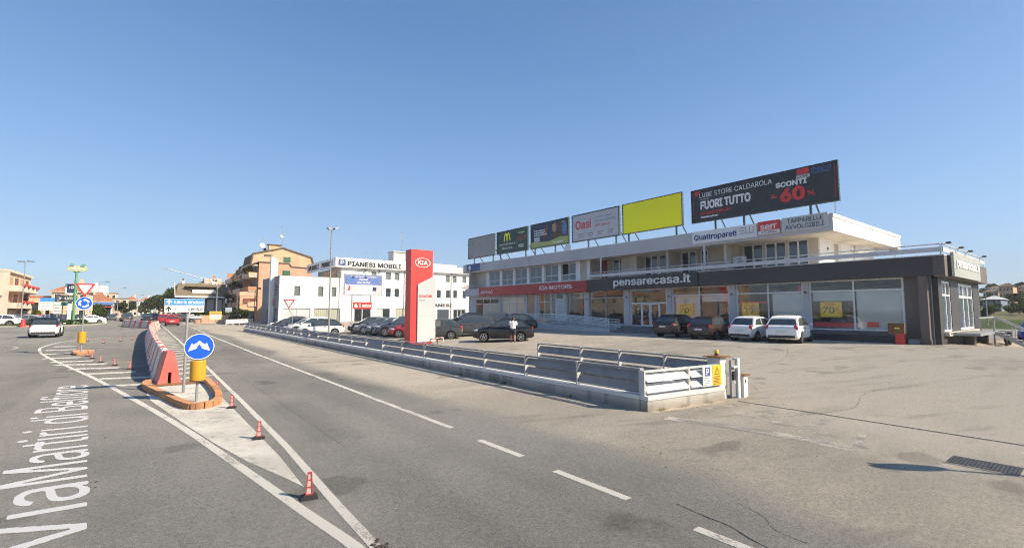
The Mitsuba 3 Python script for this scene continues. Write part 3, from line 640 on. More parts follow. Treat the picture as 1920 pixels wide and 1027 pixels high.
# drain grate
k = thing('drain_grate', 'dark rectangular drain grate set in the driveway at the right', 'grate')
gx, gy, gw, gh, ga = 10.27, 1.46, .56, .80, math.radians(1.5)
put('frame', MB().poly(sbox(gx - gw / 2 - .025, gy - gh / 2 - .02, gx + gw / 2 + .025, gy + gh / 2 + .02).difference(sbox(gx - gw / 2, gy - gh / 2, gx + gw / 2, gy + gh / 2)), .0, .010), 'm_wall_concrete', k)
put('pit', MB().quad((gx - gw / 2, gy - gh / 2, .002), (gx + gw / 2, gy - gh / 2, .002), (gx + gw / 2, gy + gh / 2, .002), (gx - gw / 2, gy + gh / 2, .002)), 'm_dark_void', k)
for i in range(18): put('bar', MB().box(gx - gw / 2 + .002, gx + gw / 2 - .002, gy - gh / 2 + i * gh / 18 + .005, gy - gh / 2 + (i + 1) * gh / 18 - .007, .004, .012), 'm_grate', k)
for q in (-.21, -.13, -.05, .03, .11, .19): put('cross_bar', MB().box(gx + q, gx + q + .018, gy - gh / 2, gy + gh / 2, .003, .0095), 'm_grate', k)

# ------------------------------------------------------------------ main retail building
mb_ = thing('retail_building', 'long two storey retail building with shop windows, terrace and rooftop hoardings', 'building')
B = mb_
FX, GX = 35.0, 35.6          # fascia plane, shop window plane
G_ = face('x', GX)
SILL, SOF, FT = 1.14, 4.35, 5.45
# ground floor shop front: openings (y0, y1, z0)
bays = [(7.98, 13.0), (13.42, 18.0), (18.6, 23.55), (28.72, 33.05)]
opens = [(a, b, SILL, SOF - .02) for a, b in bays] + [(24.12, 27.95, 1.02, SOF - .05), (33.75, 36.2, SILL, SOF - .05), (36.75, 37.95, 1.0, SOF - .05), (38.1, 38.7, SILL, SOF - .05), (38.8, 40.9, 1.0, SOF - .05), (43.5, 47.9, 1.0, SOF - .4), (48.6, 53.8, .9, SOF - .4)]
put('front_wall', fwall(G_, rect(6.9, 55.5, -.1, SOF), opens, -.35, 0), 'm_pale_grey', B)
put('plinth', fbox(MB(), G_, 7.9, 23.9, -.1, SILL - .28, .0, .10), 'm_fascia_dark', B)
put('plinth', fbox(MB(), G_, 7.9, 23.9, SILL - .28, SILL - .02, .0, .06), 'm_taupe', B)
for a, b in bays[:3]:
    window(G_, B, a, b, SILL, SOF - .02, 2, (.80,), 'm_pane', 'm_frame_white', .07, -.10, 'shop_window', mull=.09, t=.08)
window(G_, B, 28.72, 33.05, SILL, SOF - .02, 2, (.80,), 'm_pane', 'm_frame_grey', .07, -.10, 'shop_window', mull=.09, t=.08)
window(G_, B, 33.75, 36.2, SILL, SOF - .05, 1, (.84,), 'm_pane', 'm_frame_grey', .07, -.10, 'shop_window', t=.08)
window(G_, B, 36.75, 37.95, 1.0, SOF - .05, 1, (.82,), ['m_sheet_pale', 'm_dark_glass'], 'm_frame_white', .07, -.06, 'door_panel', t=.08)
window(G_, B, 38.1, 38.7, SILL, SOF - .05, 1, (), 'm_pane', 'm_frame_white', .05, -.10, 'shop_window', t=.08)
window(G_, B, 38.8, 40.9, 1.0, SOF - .05, 2, (.72,), 'm_pane', 'm_frame_white', .07, -.10, 'shop_window', t=.08)
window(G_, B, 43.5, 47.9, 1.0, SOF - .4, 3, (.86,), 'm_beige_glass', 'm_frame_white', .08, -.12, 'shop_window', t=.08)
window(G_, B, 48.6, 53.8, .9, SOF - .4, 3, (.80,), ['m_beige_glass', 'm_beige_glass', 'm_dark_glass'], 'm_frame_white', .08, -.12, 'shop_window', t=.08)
put('grey_panel', fbox(MB(), G_, 41.5, 42.7, .9, SOF, .0, .03), 'm_grey_glass', B)
# entrance: transom and double door
window(G_, B, 24.12, 27.95, 3.05, SOF - .05, 1, (), 'm_pane', 'm_frame_white', .07, -.10, 'transom_window', t=.08)
window(G_, B, 24.12, 24.85, 1.02, 3.05, 1, (), 'm_pane', 'm_frame_white', .06, -.10, 'side_window', t=.08)
window(G_, B, 26.75, 27.95, 1.02, 3.05, 1, (), 'm_pane', 'm_frame_white', .06, -.10, 'side_window', t=.08)
for a, b in ((24.87, 25.78), (25.82, 26.73)):
    dk = window(G_, B, a, b, 1.02, 3.02, 1, (), 'm_pane', 'm_frame_white', .10, -.09, 'entrance_door', t=.08)
    put('handle', fbox(MB(), G_, (b - .14 if a < 25 else a + .10), (b - .10 if a < 25 else a + .14), 1.75, 2.25, -.01, .04), 'm_galv', dk)
put('floodlight', MB().obox((35.5, 33.35, 3.55), (.12, .16, .14)), 'm_pole_dark', B)
for y in (13.2, 18.3, 23.8, 28.3, 47.6 + .7, 43.1): put('wall_spotlight', MB().obox((GX - .15, y, 3.62), (.10, .10, .13)), 'm_pole_dark', B)
# pilasters
for a, b in ((13.03, 13.4), (18.05, 18.55), (23.6, 24.0), (28.05, 28.65), (33.1, 33.7), (36.25, 36.7), (41.0, 41.45), (42.75, 43.4), (48.0, 48.55)):
    put('column', fbox(MB(), G_, a, b, .2, SOF, .004, .09), 'm_pale_grey', B)
# right hand blank wall and corner column
put('side_panel', fbox(MB(), G_, 7.2, 7.92, .72, SOF, .0, .05), 'm_taupe', B)
put('corner_column', MB().box(35.05, 35.62, 6.78, 7.18, .2, SOF), 'm_taupe', B)
put('column_foot', MB().box(35.0, 35.66, 6.72, 7.24, .2, .72), 'm_taupe', B)
put('drain_pipe', MB().tube((35.02, 6.62, .2), (35.02, 6.62, SOF), .055, n=10), 'm_pole_dark', B, 40)
# shop interior
put('shop_floor', MB().box(35.66, 47.9, 6.45, 55.4, .78, .98), 'm_interior_floor', B)
for q in ((43.4, 43.6, 6.6, 55.3), (35.96, 43.4, 33.35, 33.5), (35.96, 43.4, 43.1, 43.2)): put('interior_wall', MB().box(*q, .98, SOF), 'm_interior', B)
put('suspended_ceiling', MB().box(36.0, 47.8, 6.7, 55.3, 4.37, 4.45), 'm_taupe', B)
# blinds behind a few panes
for y0, y1 in ((8.05, 10.4), (13.5, 15.5), (21.15, 23.4)):
    put('window_film', MB().box(GX + .25, GX + .27, y0, y1, SILL + .06, 3.72), 'm_frost', B)
put('window_film', MB().box(GX + .25, GX + .27, 10.6, 12.9, 3.0, 3.72), 'm_frost', B)
put('window_film', MB().box(GX + .25, GX + .27, 18.75, 20.95, 3.1, 3.72), 'm_frost', B)
for y0, y1, z0, z1 in ((10.62, 12.9, 1.30, 1.62), (16.0, 17.9, 1.30, 1.55), (9.3, 9.9, 1.35, 1.68), (14.0, 14.7, 1.35, 1.6), (18.8, 20.9, 1.3, 1.5), (13.5, 13.75, 3.55, 4.05), (15.9, 17.95, 2.9, 3.05)):
    put('red_sticker', MB().box(GX + .22, GX + .226, y0, y1, z0, z1), 'm_red', B)
# fascias
put('dark_fascia', MB().box(FX, FX + .55, 6.0, 32.85, SOF, FT), 'm_fascia_dark', B)
put('soffit', MB().box(FX + .02, GX + .4, 6.1, 55.4, SOF + .002, SOF + .05), 'm_fascia_dark', B)
put('grey_fascia', MB().box(FX, FX + .55, 52.12, 55.5, SOF - .02, FT - .15), 'm_fascia_grey', B)
put('canopy_slat', MB().box(FX - .3, FX + .4, 52.6, 56.3, FT + .25, FT + .31).box(FX - .3, FX + .4, 52.9, 56.3, FT + .05, FT + .11), 'm_railing', B)
k = put('red_fascia', MB().box(FX - .02, FX + .55, 32.87, 52.1, SOF - .06, FT - .04), 'm_sign_red', B)
FF = face('x', FX - .02)
put('lettering', ftext(FF, 'KIA MOTORS', 40.0, 34.9, 4.68, 5.1, .0, .05, True), 'm_letter_white', k)
put('small_lettering', ftext(FF, 'Pianesi', 34.5, 33.1, 4.68, 4.92, .0, .03), 'm_burgundy', k)
put('lettering', ftext(FF, 'KIA', 51.2, 49.3, 4.60, 4.92, .0, .04, True), 'm_letter_white', k)
put('logo_bracket', MB().poly(Point(0, 0).buffer(1).difference(Point(0, 0).buffer(.90)).difference(rect(-.72, .72, -2, 2)), 0, .04, lambda a, b, c: FF(50.25 - a * 1.35, 4.76 + b * .42, c)), 'm_letter_white', k)
k = put('black_sign', MB().box(FX - .10, FX, 20.75, 30.95, SOF - .02, FT + .05), 'm_sign_black', B)
FS = face('x', FX - .10)
put('lettering', ftext_smooth(FS, 'pensarecasa.it', 29.3, 21.35, 4.50, 5.38, .0, .06, True), 'm_letter_white', k)
put('parapet_cap', MB().box(FX - .04, FX + .6, 5.95, 32.85, FT, FT + .05), 'm_pale_grey', B)
# terrace slab, roof of the ground floor
put('terrace_floor', MB().box(FX + .5, 48.0, 6.0, 56.0, 5.30, 5.42), 'm_pale_grey', B)
# end face
EY = 5.95
put('end_fascia', MB().box(FX, 48.2, EY, EY + .5, SOF - .06, FT - .001), 'm_taupe', B)
k = put('end_sign', MB().box(36.4, 44.4, EY - .17, EY - .02, 4.33, 5.72), 'm_sign_pale', B)
FE = face('y', EY - .17)
put('lettering', ftext(FE, 'pensarecasa.it', 37.0, 43.8, 4.75, 5.4, .0, .05, True), 'm_white', k)
put('sign_return', MB().box(35.75, 36.38, EY - .16, EY - .001, 4.33, 5.5), 'm_fascia_dark', B)
E_ = face('y', 6.4)
put('end_wall', fwall(E_, rect(35.62, 48.0, -.2, SOF), [(36.5, 38.7, 1.15, 4.1), (41.0, 45.6, 1.15, 4.1)], -.35, 0), 'm_fascia_dark', B)
window(E_, B, 36.5, 38.7, 1.15, 4.1, 2, (.74,), 'm_blue_glass', 'm_frame_white', .10, -.12, 'end_window', t=.08)
window(E_, B, 41.0, 45.6, 1.15, 4.1, 3, (.74,), 'm_blue_glass', 'm_frame_white', .14, -.12, 'end_window', t=.08)
put('window_sill', MB().box(36.4, 45.7, 6.18, 6.40, .92, 1.12), 'm_cream', B)
put('rear_wall', MB().box(47.6, 47.95, 6.5, 56.0, -.2, 5.3), 'm_taupe', B)
put('left_wall', MB().box(35.7, 47.5, 55.4, 55.7, -.2, 8.0), 'm_cream', B)
# landing and stairs at the right end
k = thing('metal_staircase', 'grey metal staircase with handrails at the right end of the retail building', 'staircase')
put('landing', MB().box(37.4, 43.6, 5.05, 6.16, .93, 1.08), 'm_pole', k)
for x in (38.0, 42.2): put('support', MB().box(x, x + .5, 5.4, 5.9, -.25, .93), 'm_fascia_dark', k)
put('post', MB().tube((42.3, 5.08, -.1), (42.3, 5.08, 1.95), .05), 'm_pole', k)
for i in range(11):
    y = 5.0 - i * .26; z = 1.03 - i * .155
    put('tread', MB().box(42.32, 43.55, y - .25, y, z - .025, z), 'm_galv', k)
for x in (42.26, 43.6): put('stringer', MB().add([[x, 5.05, .88], [x, 5.05, 1.08], [x, 1.9, -.8], [x, 1.9, -1.0], [x + .06, 5.05, .88], [x + .06, 5.05, 1.08], [x + .06, 1.9, -.8], [x + .06, 1.9, -1.0]], MB.BF), 'm_pole', k)
for x in (42.3, 43.63):
    put('handrail', MB().path([(37.5, 5.1, 1.95), (x, 5.1, 1.95), (x, 1.9, .08)] if x < 43 else [(x, 5.9, 1.95), (x, 5.1, 1.95), (x, 1.9, .08)], .04, 8), 'm_pole', k, 40)
    for i in range(1, 5): put('baluster', MB().tube((x, 5.0 - i * .7, 1.0 - i * .417), (x, 5.0 - i * .7, 1.9 - i * .417), .022, n=6), 'm_pole', k)
# terrace railing
k = thing('terrace_railing', 'white and grey metal railing along the edge of the first floor terrace', 'railing')
def rail_run(F, s0, s1, n, z=FT + .05):
    put('top_rail', MB().tube(F(s0, 6.10, 0), F(s1, 6.10, 0), .035, n=8), 'm_railing', k, 40)
    put('panel', fbox(MB(), F, min(s0, s1), max(s0, s1), 5.66, 5.93, -.02, .02), 'm_railing', k)
    for i in range(n + 1):
        s = s0 + (s1 - s0) * i / n
        put('post', fbox(MB(), F, s - .025, s + .025, z - .1, 6.12, -.045, -.02), 'm_railing', k)
rail_run(face('x', FX + .06), 6.1, 32.6, 13)
rail_run(face('y', EY + .06), FX + .1, 48.0, 6)
for x in (35.2, 38.6, 41.4, 46.2): put('sign_lamp', MB().obox((x, EY - .2, 6.13), (.30, .2, .10)).tube((x, EY + .05, 6.05), (x, EY - .25, 6.16), .02), 'm_pole_dark', k)
for y, z in ((31.25, 7.6), (20.36, 7.6)): put('terrace_post', MB().box(35.3, 35.42, y - .06, y + .06, FT, z), 'm_railing', B)
# upper storey, left: windows in a wall at 36.8
U_ = face('x', 36.8)
uw = [(49.88, 52.18), (47.09, 49.33), (44.33, 46.61), (41.59, 43.78), (38.81, 41.05), (36.06, 38.27)]
put('upper_wall', fwall(U_, rect(33.95, 56.3, 5.42, 7.75), [(a, b, 5.66, 7.62) for a, b in uw], -.3, 0), 'm_cream', B)
for i, (a, b) in enumerate(uw):
    w_ = window(U_, B, a, b, 5.66, 7.62, 2, (.34,), ['m_blue_glass', 'm_blue_glass', 'm_blue_glass', 'm_dark_void' if i == 5 else 'm_blue_glass'], 'm_frame_white', .07, -.10, 'upper_window', t=.07)
for a, b in ((52.3, 52.9), (49.38, 49.83), (46.66, 47.04), (43.83, 44.28), (41.1, 41.54), (38.32, 38.76), (35.4, 36.0), (34.0, 34.35)):
    put('pier', fbox(MB(), U_, a, b, 5.43, 7.74, .003, .07), 'm_white_wall', B)
# upper storey, right: loggia wall at 38.6
L_ = face('x', 38.6)
ld = [(30.85, 32.45, 'm_dark_glass'), (27.0, 28.5, 'm_blue_glass'), (25.3, 26.85, 'm_blue_glass'), (23.0, 24.5, 'm_blue_glass'), (17.25, 18.85, 'm_blue_glass'), (15.55, 17.1, 'm_blue_glass'), (14.0, 15.45, 'm_blue_glass'), (21.9, 22.6, 'm_dark_glass')]
put('loggia_wall', fwall(L_, rect(13.35, 35.9, 5.42, 8.0), [(a, b, 5.6, 7.68) for a, b, _ in ld], -.3, 0), 'm_cream', B)
for a, b, pm in ld: window(L_, B, a, b, 5.6, 7.68, 2 if b - a > 1 else 1, (), pm, 'm_frame_white', .09, -.10, 'balcony_door', mull=.12, t=.07)
for q in ((36.9, 38.55, 34.0, 34.25), (37.6, 38.58, 28.7, 30.6), (36.4, 38.55, 19.1, 19.3), (36.9, 38.5, 24.7, 24.9)): put('partition_wall', MB().box(*q, 5.42, 7.75), 'm_cream', B)
put('dark_recess', MB().box(38.50, 38.57, 33.2, 34.0, 5.5, 7.7), 'm_burgundy', B)
# end of the upper storey: white wall facing -Y and flat roof with overhang
W_ = face('y', 13.35)
put('upper_end_wall', fwall(W_, rect(38.62, 51.0, 5.42, 7.95), [(41.6, 42.6, 5.45, 7.55)], -.3, 0), 'm_white_wall', B)
put('end_door', fbox(MB(), W_, 41.6, 42.6, 5.45, 7.55, -.12, -.06), 'm_cream', B)
put('wall_vent', fbox(MB(), W_, 40.2, 40.45, 6.9, 7.1, .0, .03), 'm_taupe', B)
put('roof_box', MB().box(46.2, 49.0, 12.6, 13.3, 7.2, 7.68), 'm_white_wall', B)
k = put('roof', MB().box(36.0, 51.6, 11.55, 57.6, 7.70, 8.78), 'm_white_wall', B)
put('roof_fascia', MB().box(35.97, 36.0, 11.52, 57.6, 7.66, 8.86), 'm_fascia_grey', k)
put('roof_soffit', MB().box(36.02, 51.5, 11.6, 57.5, 7.675, 7.698), 'm_cream', k)
put('roof_edge', MB().box(36.0, 51.65, 11.48, 11.548, 8.62, 8.84), 'm_white_wall', k)
put('roof_parapet', MB().box(36.3, 50.5, 12.3, 12.42, 8.78, 8.98), 'm_cream', k)
put('gutter_bracket', MB().box(50.9, 51.2, 11.6, 12.2, 7.55, 7.69), 'm_cream', k)
put('antenna', MB().tube((40.0, 12.6, 8.8), (40.0, 12.6, 12.2), .03, n=6), 'm_pole', B)
for i, (y, x) in enumerate(((37.6, 37.9),)):
    s_ = thing('satellite_dish', 'white satellite dish on the roof under the hoarding with the red word', 'satellite dish')
    d_ = trimesh.creation.icosphere(2); d_.apply_scale([.16, .55, .55]); put('dish', MB().mesh(d_, trimesh.transformations.translation_matrix((37.1, 37.6, 9.25))), 'm_white', s_, 40)
    put('mast', MB().tube((37.3, 37.6, 8.8), (37.25, 37.6, 9.3), .03), 'm_pole', s_)
# air conditioner on the loggia
for y, lb in ((19.0 - .9, 'white air conditioner unit on the terrace left of the three right balcony doors'),):
    a_ = thing('air_conditioner', lb, 'air conditioner'); put('case', MB().box(37.2, 37.6, y, y + .9, 6.0, 6.65), 'm_white', a_)
    put('fan_grille', disc_on(face('x', 37.2), y + .35, 6.32, .24, .0, .015, 20), 'm_pole', a_); put('stand', MB().box(37.22, 37.28, y + .1, y + .8, 5.42, 6.0), 'm_pole_dark', a_)
# entrance steps
k = thing('entrance_steps', 'grey stone steps up to the glass entrance doors', 'steps')
for i in range(4):
    x0 = 33.1 + .42 * i
    put('step', MB().box(x0, GX - .02, 23.3 - .0 + .05 * i, 28.3 - .05 * i, .30 + .175 * i - .0, .30 + .175 * (i + 1) - .004), 'm_steps', k)
# ramp with white railing
k = thing('access_ramp', 'long concrete access ramp with white tubular railings in front of the shops', 'ramp')
put('platform', MB().box(33.2, GX - .02, 36.4, 41.4, .25, .98), 'm_steps', k)
put('slope', MB().add([[33.2, 28.6, .25], [34.6, 28.6, .25], [34.6, 36.4, .25], [33.2, 36.4, .25], [33.2, 28.6, .50], [34.6, 28.6, .50], [34.6, 36.4, .98], [33.2, 36.4, .98]], MB.BF), 'm_steps', k)
put('kerb_panel', MB().add([[33.12, 28.4, .3], [33.18, 28.4, .3], [33.18, 41.4, .3], [33.12, 41.4, .3], [33.12, 28.4, .75], [33.18, 28.4, .75], [33.18, 41.4, 1.2], [33.12, 41.4, 1.2]], MB.BF), 'm_railing', k)
def zr(y): return .5 + (1.0 - .5) * min(max((y - 28.6) / 7.8, 0), 1)
for x in (33.15, 34.62):
    ya, yb = 28.5, 41.3
    for h in (.55, .80, 1.05):
        put('rail', MB().path([(x, ya, zr(ya) + h), (x, 36.4, zr(36.4) + h), (x, yb, zr(yb) + h)], .036, 6), 'm_white', k, 40)
    for i in range(33):
        y = ya + (yb - ya) * i / 32; put('post', MB().tube((x, y, zr(y) - .1), (x, y, zr(y) + 1.06), .030 if i % 4 == 0 else .018, n=6), 'm_white', k, 40)
k = thing('stair_railing', 'short white railing beside the left stairs of the ramp platform', 'railing')
put('rail', MB().path([(33.0, 41.6, 2.0), (32.0, 43.6, 1.35)], .03, 6), 'm_frame_white', k); put('rail', MB().path([(33.0, 41.6, 1.0), (32.0, 43.6, .45)], .03, 6), 'm_frame_white', k)
for i in range(9):
    t = i / 8; put('baluster', MB().tube((33 - t, 41.6 + 2 * t, .45), (33 - t, 41.6 + 2 * t, 2.0 - .65 * t), .02, n=6), 'm_frame_white', k)
# posters in the shop windows
for y0, y1, lb in ((21.7, 23.1, 'leftmost yellow discount poster with roses, in the window left of the red sofas'), (16.45, 17.7, 'middle yellow discount poster reading 70%, in the window behind the small white car'), (11.2, 12.45, 'rightmost yellow discount poster reading 70%, behind the white hatchback')):
    k = thing('discount_poster', lb, 'poster', 'yellow discount posters in the shop windows'); Fp = face('x', GX + .19)
    put('sheet', fbox(MB(), Fp, y0, y1, 1.95, 2.95, .0, .012), 'm_yellow', k)
    put('figures', ftext(Fp, '70', y1 - .14, y0 + .42, 2.2, 2.62, .012, .016, True), 'm_letter_black', k)
    put('percent', ftext(Fp, '%', y0 + .38, y0 + .12, 2.36, 2.62, .012, .016, True), 'm_red', k)
    put('print', lines(Fp, y1 - .2, y0 + .2, 2.68, 2.88, 2, .012, .016, 3), 'm_red', k)
# furniture behind the glass
def sofa(x, y, w, m, lb, cat='sofa'):
    k = thing('sofa', lb, cat)
    put('base', MB().box(x, x + .9, y, y + w, .98, 1.22), m, k); put('backrest', MB().box(x + .9, x + 1.12, y, y + w, .98, 1.85), m, k)
    n = max(1, int(w / .75))
    for i in range(n): put('seat_cushion', MB().box(x - .02, x + .86, y + .2 + i * (w - .4) / n + .01, y + .2 + (i + 1) * (w - .4) / n - .01, 1.22, 1.42), m, k); put('back_cushion', MB().obox((x + .82, y + .2 + (i + .5) * (w - .4) / n, 1.66), (.2, (w - .4) / n - .04, .46), ry=-.15), m, k)
    for yy in (y, y + w - .2): put('armrest', MB().box(x, x + .9, yy, yy + .198, .98, 1.56), m, k)
sofa(37.6, 18.9, 2.1, 'm_sofa_orange', 'orange sofa behind the shop window with the middle discount poster')
sofa(38.6, 16.0, 1.8, 'm_sofa_red', 'red sofa behind the pane right of the wide grey pillar')
sofa(37.4, 10.7, 2.0, 'm_sofa_cream', 'cream sofa behind the window of the rightmost poster')
sofa(39.2, 21.5, 1.9, 'm_sofa_red', 'red sofa right of the entrance behind the leftmost poster')
sofa(37.4, 29.4, 2.2, 'm_sofa_brown', 'brown sofa behind the window left of the entrance doors')
def shelf(x, y, w, lb, ms):
    k = thing('shelf_unit', lb, 'shelf')
    for z in (1.0, 1.6, 2.2, 2.8): put('shelf', MB().box(x, x + .4, y, y + w, z, z + .04), 'm_sofa_brown', k)
    for yy in (y, y + w - .04): put('side_panel', MB().box(x, x + .4, yy, yy + .04, 1.04, 3.0), 'm_sofa_brown', k)
    r = random.Random(int(y * 10)); mbs = {}
    for z in (1.04, 1.64, 2.24):
        t = y + .08
        while t < y + w - .3:
            ww = r.uniform(.12, .35); mbs.setdefault(r.choice(ms), MB()).box(x + .06, x + .34, t, t + ww, z, z + r.uniform(.15, .45)); t += ww + r.uniform(.03, .2)
    for m, q in mbs.items(): put('goods', q, m, k, kind='stuff')
shelf(41.5, 19.0, 4.0, 'tall brown shelf with red and orange goods behind the shop windows', ['m_sofa_red', 'm_sofa_orange', 'm_white', 'm_lime_print'])
shelf(41.5, 28.9, 4.0, 'tall brown shelf with pale goods left of the entrance', ['m_sofa_cream', 'm_tan_print', 'm_white'])
shelf(41.5, 10.4, 2.6, 'short brown shelf with mixed goods behind the rightmost poster', ['m_sofa_cream', 'm_sofa_red', 'm_white'])
# signs on the roof fascia
SF = face('x', 35.97)
def fsign(name, lb, y0, y1, z0, z1, m):
    k = thing(name, lb, 'sign'); put('panel', fbox(MB(), SF, y0, y1, z0, z1, .0, .12), m, k); return k
k = fsign('fascia_sign', 'long white sign with navy serif lettering on the roof edge', 16.45, 21.68, 7.86, 8.86, 'm_white')
put('lettering', ftext_smooth(SF, 'Quattropareti', 21.5, 17.95, 8.02, 8.58, .12, .14, True), 'm_letter_navy', k)
em = MB(); 
for q in (((17.75, 8.2), (17.25, 8.2), (17.25, 8.2)), ):
    pass
for z in (8.22, 8.42, 8.62): fbox(em, SF, 17.3, 17.75, z, z + .05, .12, .14)
for s in (16.65, 16.92, 17.2): fbox(em, SF, s, s + .05, 8.22, 8.67, .12, .14)
fbox(em, SF, 16.65, 17.25, 8.17, 8.22, .12, .14); put('emblem', em, 'm_letter_grey', k)
k = fsign('fascia_sign', 'small red sign with white lettering at the roof edge between two pale signs', 14.82, 16.32, 7.95, 8.92, 'm_red')
put('lettering', ftext(SF, 'serr', 16.15, 15.0, 8.27, 8.66, .12, .14, True), 'm_letter_white', k)
put('white_strip', fbox(MB(), SF, 14.82, 16.32, 7.95, 8.22, .12, .13), 'm_white', k); put('small_lettering', ftext(SF, 'STORES', 16.1, 15.0, 8.02, 8.16, .13, .14, True), 'm_letter_black', k)
k = fsign('fascia_sign', 'grey green sign with two lines of thin capitals, rightmost on the roof edge', 11.75, 14.65, 7.95, 8.95, 'm_sheet_pale')
put('lettering', ftext_smooth(SF, 'TAPPARELLE', 14.3, 12.05, 8.50, 8.82, .12, .14), 'm_letter_black', k); put('lettering', ftext_smooth(SF, 'AVVOLGIBILI', 14.42, 12.0, 8.08, 8.40, .12, .14), 'm_letter_black', k)
k = fsign('fascia_sign', 'small blue sign at the far left end of the grey roof edge', 53.1, 56.5, 7.86, 8.84, 'm_blue_small')
put('emblem', disc_on(SF, 55.7, 8.35, .3, .12, .14, 20), 'm_letter_white', k); put('lettering', ftext(SF, 'caldarola', 55.1, 53.4, 8.22, 8.52, .12, .14), 'm_skyblue', k)
put('frame', fbox(MB(), SF, 52.95, 53.1, 7.82, 8.88, .0, .10), 'm_white', k)

# ------------------------------------------------------------------ rooftop hoardings
HB = face('x', 37.5)
def hoarding(lb, y0, y1, z0, z1, m, struts, fw=.10, frame='m_steel_teal'):
    k = thing('rooftop_hoarding', lb, 'billboard')
    fr = MB()
    for a, b, c, d in ((y0, y1, z0, z0 + fw), (y0, y1, z1 - fw, z1), (y0, y0 + fw, z0 + fw, z1 - fw), (y1 - fw, y1, z0 + fw, z1 - fw)): fbox(fr, HB, a, b, c, d, -.18, .05)
    put('frame', fr, frame, k)
    put('panel', fbox(MB(), HB, y0 + fw, y1 - fw, z0 + fw, z1 - fw, -.12, .0), m, k)
    for s in struts:
        put('post', MB().box(37.62, 37.74, s - .07, s + .07, 8.7, z1 - .3), frame, k)
        put('brace', MB().tube((37.7, s - .02, z0 + 1.2), (39.9, s - .02, 8.75), .06, n=6), frame, k)
    return k
k = hoarding('plain grey hoarding at the far left of the roof row', 52.05, 58.65, 9.90, 12.92, 'm_sheet_grey', (52.6, 57.3))
for i in range(1, 7): put('sheet_seam', fbox(MB(), HB, 52.15 + i * .914, 52.17 + i * .914, 10.0, 12.82, .0, .012), 'm_frame_grey', k)
k = hoarding('dark green hoarding with yellow arches', 44.98, 51.55, 9.90, 12.92, 'm_green_dark', (45.6, 50.9))
arch = lambda s: LineString([(s + .30 * math.cos(t) , 11.55 + .95 * math.sin(t)) for t in np.linspace(0, np.pi, 16)]).buffer(.075, cap_style=2)
put('arches', MB().poly(unary_union([arch(49.55), arch(48.95)]).buffer(.02), .0, .02, HB), 'm_yellow_flat', k)
put('lettering', ftext(HB, 'Vieni a Piediripa di', 50.9, 47.6, 10.95, 11.25, 0, .02), 'm_letter_white', k); put('lettering', ftext(HB, 'Macerata', 50.3, 48.2, 10.45, 10.75, 0, .02), 'm_letter_white', k)
put('divider', fbox(MB(), HB, 47.25, 47.28, 10.1, 12.7, 0, .01), 'm_letter_grey', k)
put('burger_picture', MB().poly(unary_union([Point(0, 0).buffer(1)]), 0, .012, lambda a, b, c: HB(46.3 + a * .85, 11.5 + b * .28, c)).poly(Point(0, 0).buffer(1), 0.012, .018, lambda a, b, c: HB(46.3 + a * .7, 11.7 + b * .22, c)), 'm_brown_print', k)
put('print', lines(HB, 46.9, 45.6, 12.1, 12.5, 1, 0, .012, 2), 'm_lime', k); put('print', lines(HB, 46.9, 45.5, 10.4, 10.85, 2, 0, .012, 8), 'm_letter_white', k)
k = hoarding('dark navy hoarding with a picture of a person and a green strip', 37.78, 44.45, 9.90, 12.92, 'm_navy_print', (40.2, 43.8))
put('green_strip', MB().poly(Polygon([(37.9, 10.02), (44.33, 10.02), (44.33, 10.72), (41.0, 10.55), (39.2, 10.9), (37.9, 10.8)]), 0, .01, HB), 'm_lime_print', k)
put('headline', lines(HB, 43.8, 41.4, 11.35, 12.15, 3, 0, .012, 11), 'm_letter_white', k)
put('picture', MB().poly(Polygon(catmull([(38.0, 10.9), (38.1, 12.0), (38.7, 12.55), (39.3, 12.6), (39.9, 12.2), (40.5, 11.0), (39.6, 10.75), (38.8, 10.95), (38.0, 10.9)], 4)), 0, .008, HB), 'm_slate_roof', k)
put('picture_face', MB().poly(Polygon(catmull([(39.9, 12.6), (40.5, 12.4), (40.45, 11.7), (40.1, 11.45), (39.85, 11.9), (39.9, 12.6)], 4)), .008, .012, HB), 'm_tan_print', k)
put('picture_sleeve', MB().poly(Polygon(catmull([(38.1, 12.1), (38.5, 12.5), (38.9, 12.1), (38.8, 11.2), (38.2, 11.1), (38.1, 12.1)], 4)), .008, .012, HB), 'm_skyblue', k)
put('picture_arm', MB().poly(Polygon(catmull([(41.6, 10.95), (42.2, 11.0), (42.0, 11.6), (41.5, 12.6), (41.2, 12.2), (41.4, 11.4), (41.6, 10.95)], 4)), 0, .011, HB), 'm_brown_print', k)
put('white_box', fbox(MB(), HB, 42.75, 43.75, 10.7, 11.25, .0, .012), 'm_sheet_light', k); put('print', lines(HB, 40.4, 38.2, 10.15, 10.45, 1, .01, .018, 4), 'm_letter_white', k); put('print', lines(HB, 39.0, 38.2, 12.4, 12.65, 1, .0, .018, 9), 'm_lime', k)
k = hoarding('pale grey hoarding with a big red word at the left', 30.6, 37.3, 9.90, 12.93, 'm_sheet_light', (31.2, 35.0), frame='m_steel_teal')
put('lettering', ftext_smooth(HB, 'Oasi', 36.75, 34.45, 11.25, 12.2, 0, .02, True), 'm_red', k)
put('small_lettering', ftext(HB, 'La Tua Spesa', 33.9, 31.6, 12.1, 12.4, 0, .015), 'm_letter_grey', k); put('small_lettering', ftext(HB, 'più conveniente,', 33.9, 31.1, 11.65, 11.98, 0, .015), 'm_letter_grey', k); put('small_lettering', ftext(HB, 'tutti i giorni', 33.9, 31.8, 11.2, 11.52, 0, .015), 'm_red', k)
for i, y in enumerate((36.3, 34.9, 33.6, 32.2)): put('print', lines(HB, y, y - .9, 10.3, 10.8, 2, 0, .012, 20 + i), 'm_letter_grey', k)
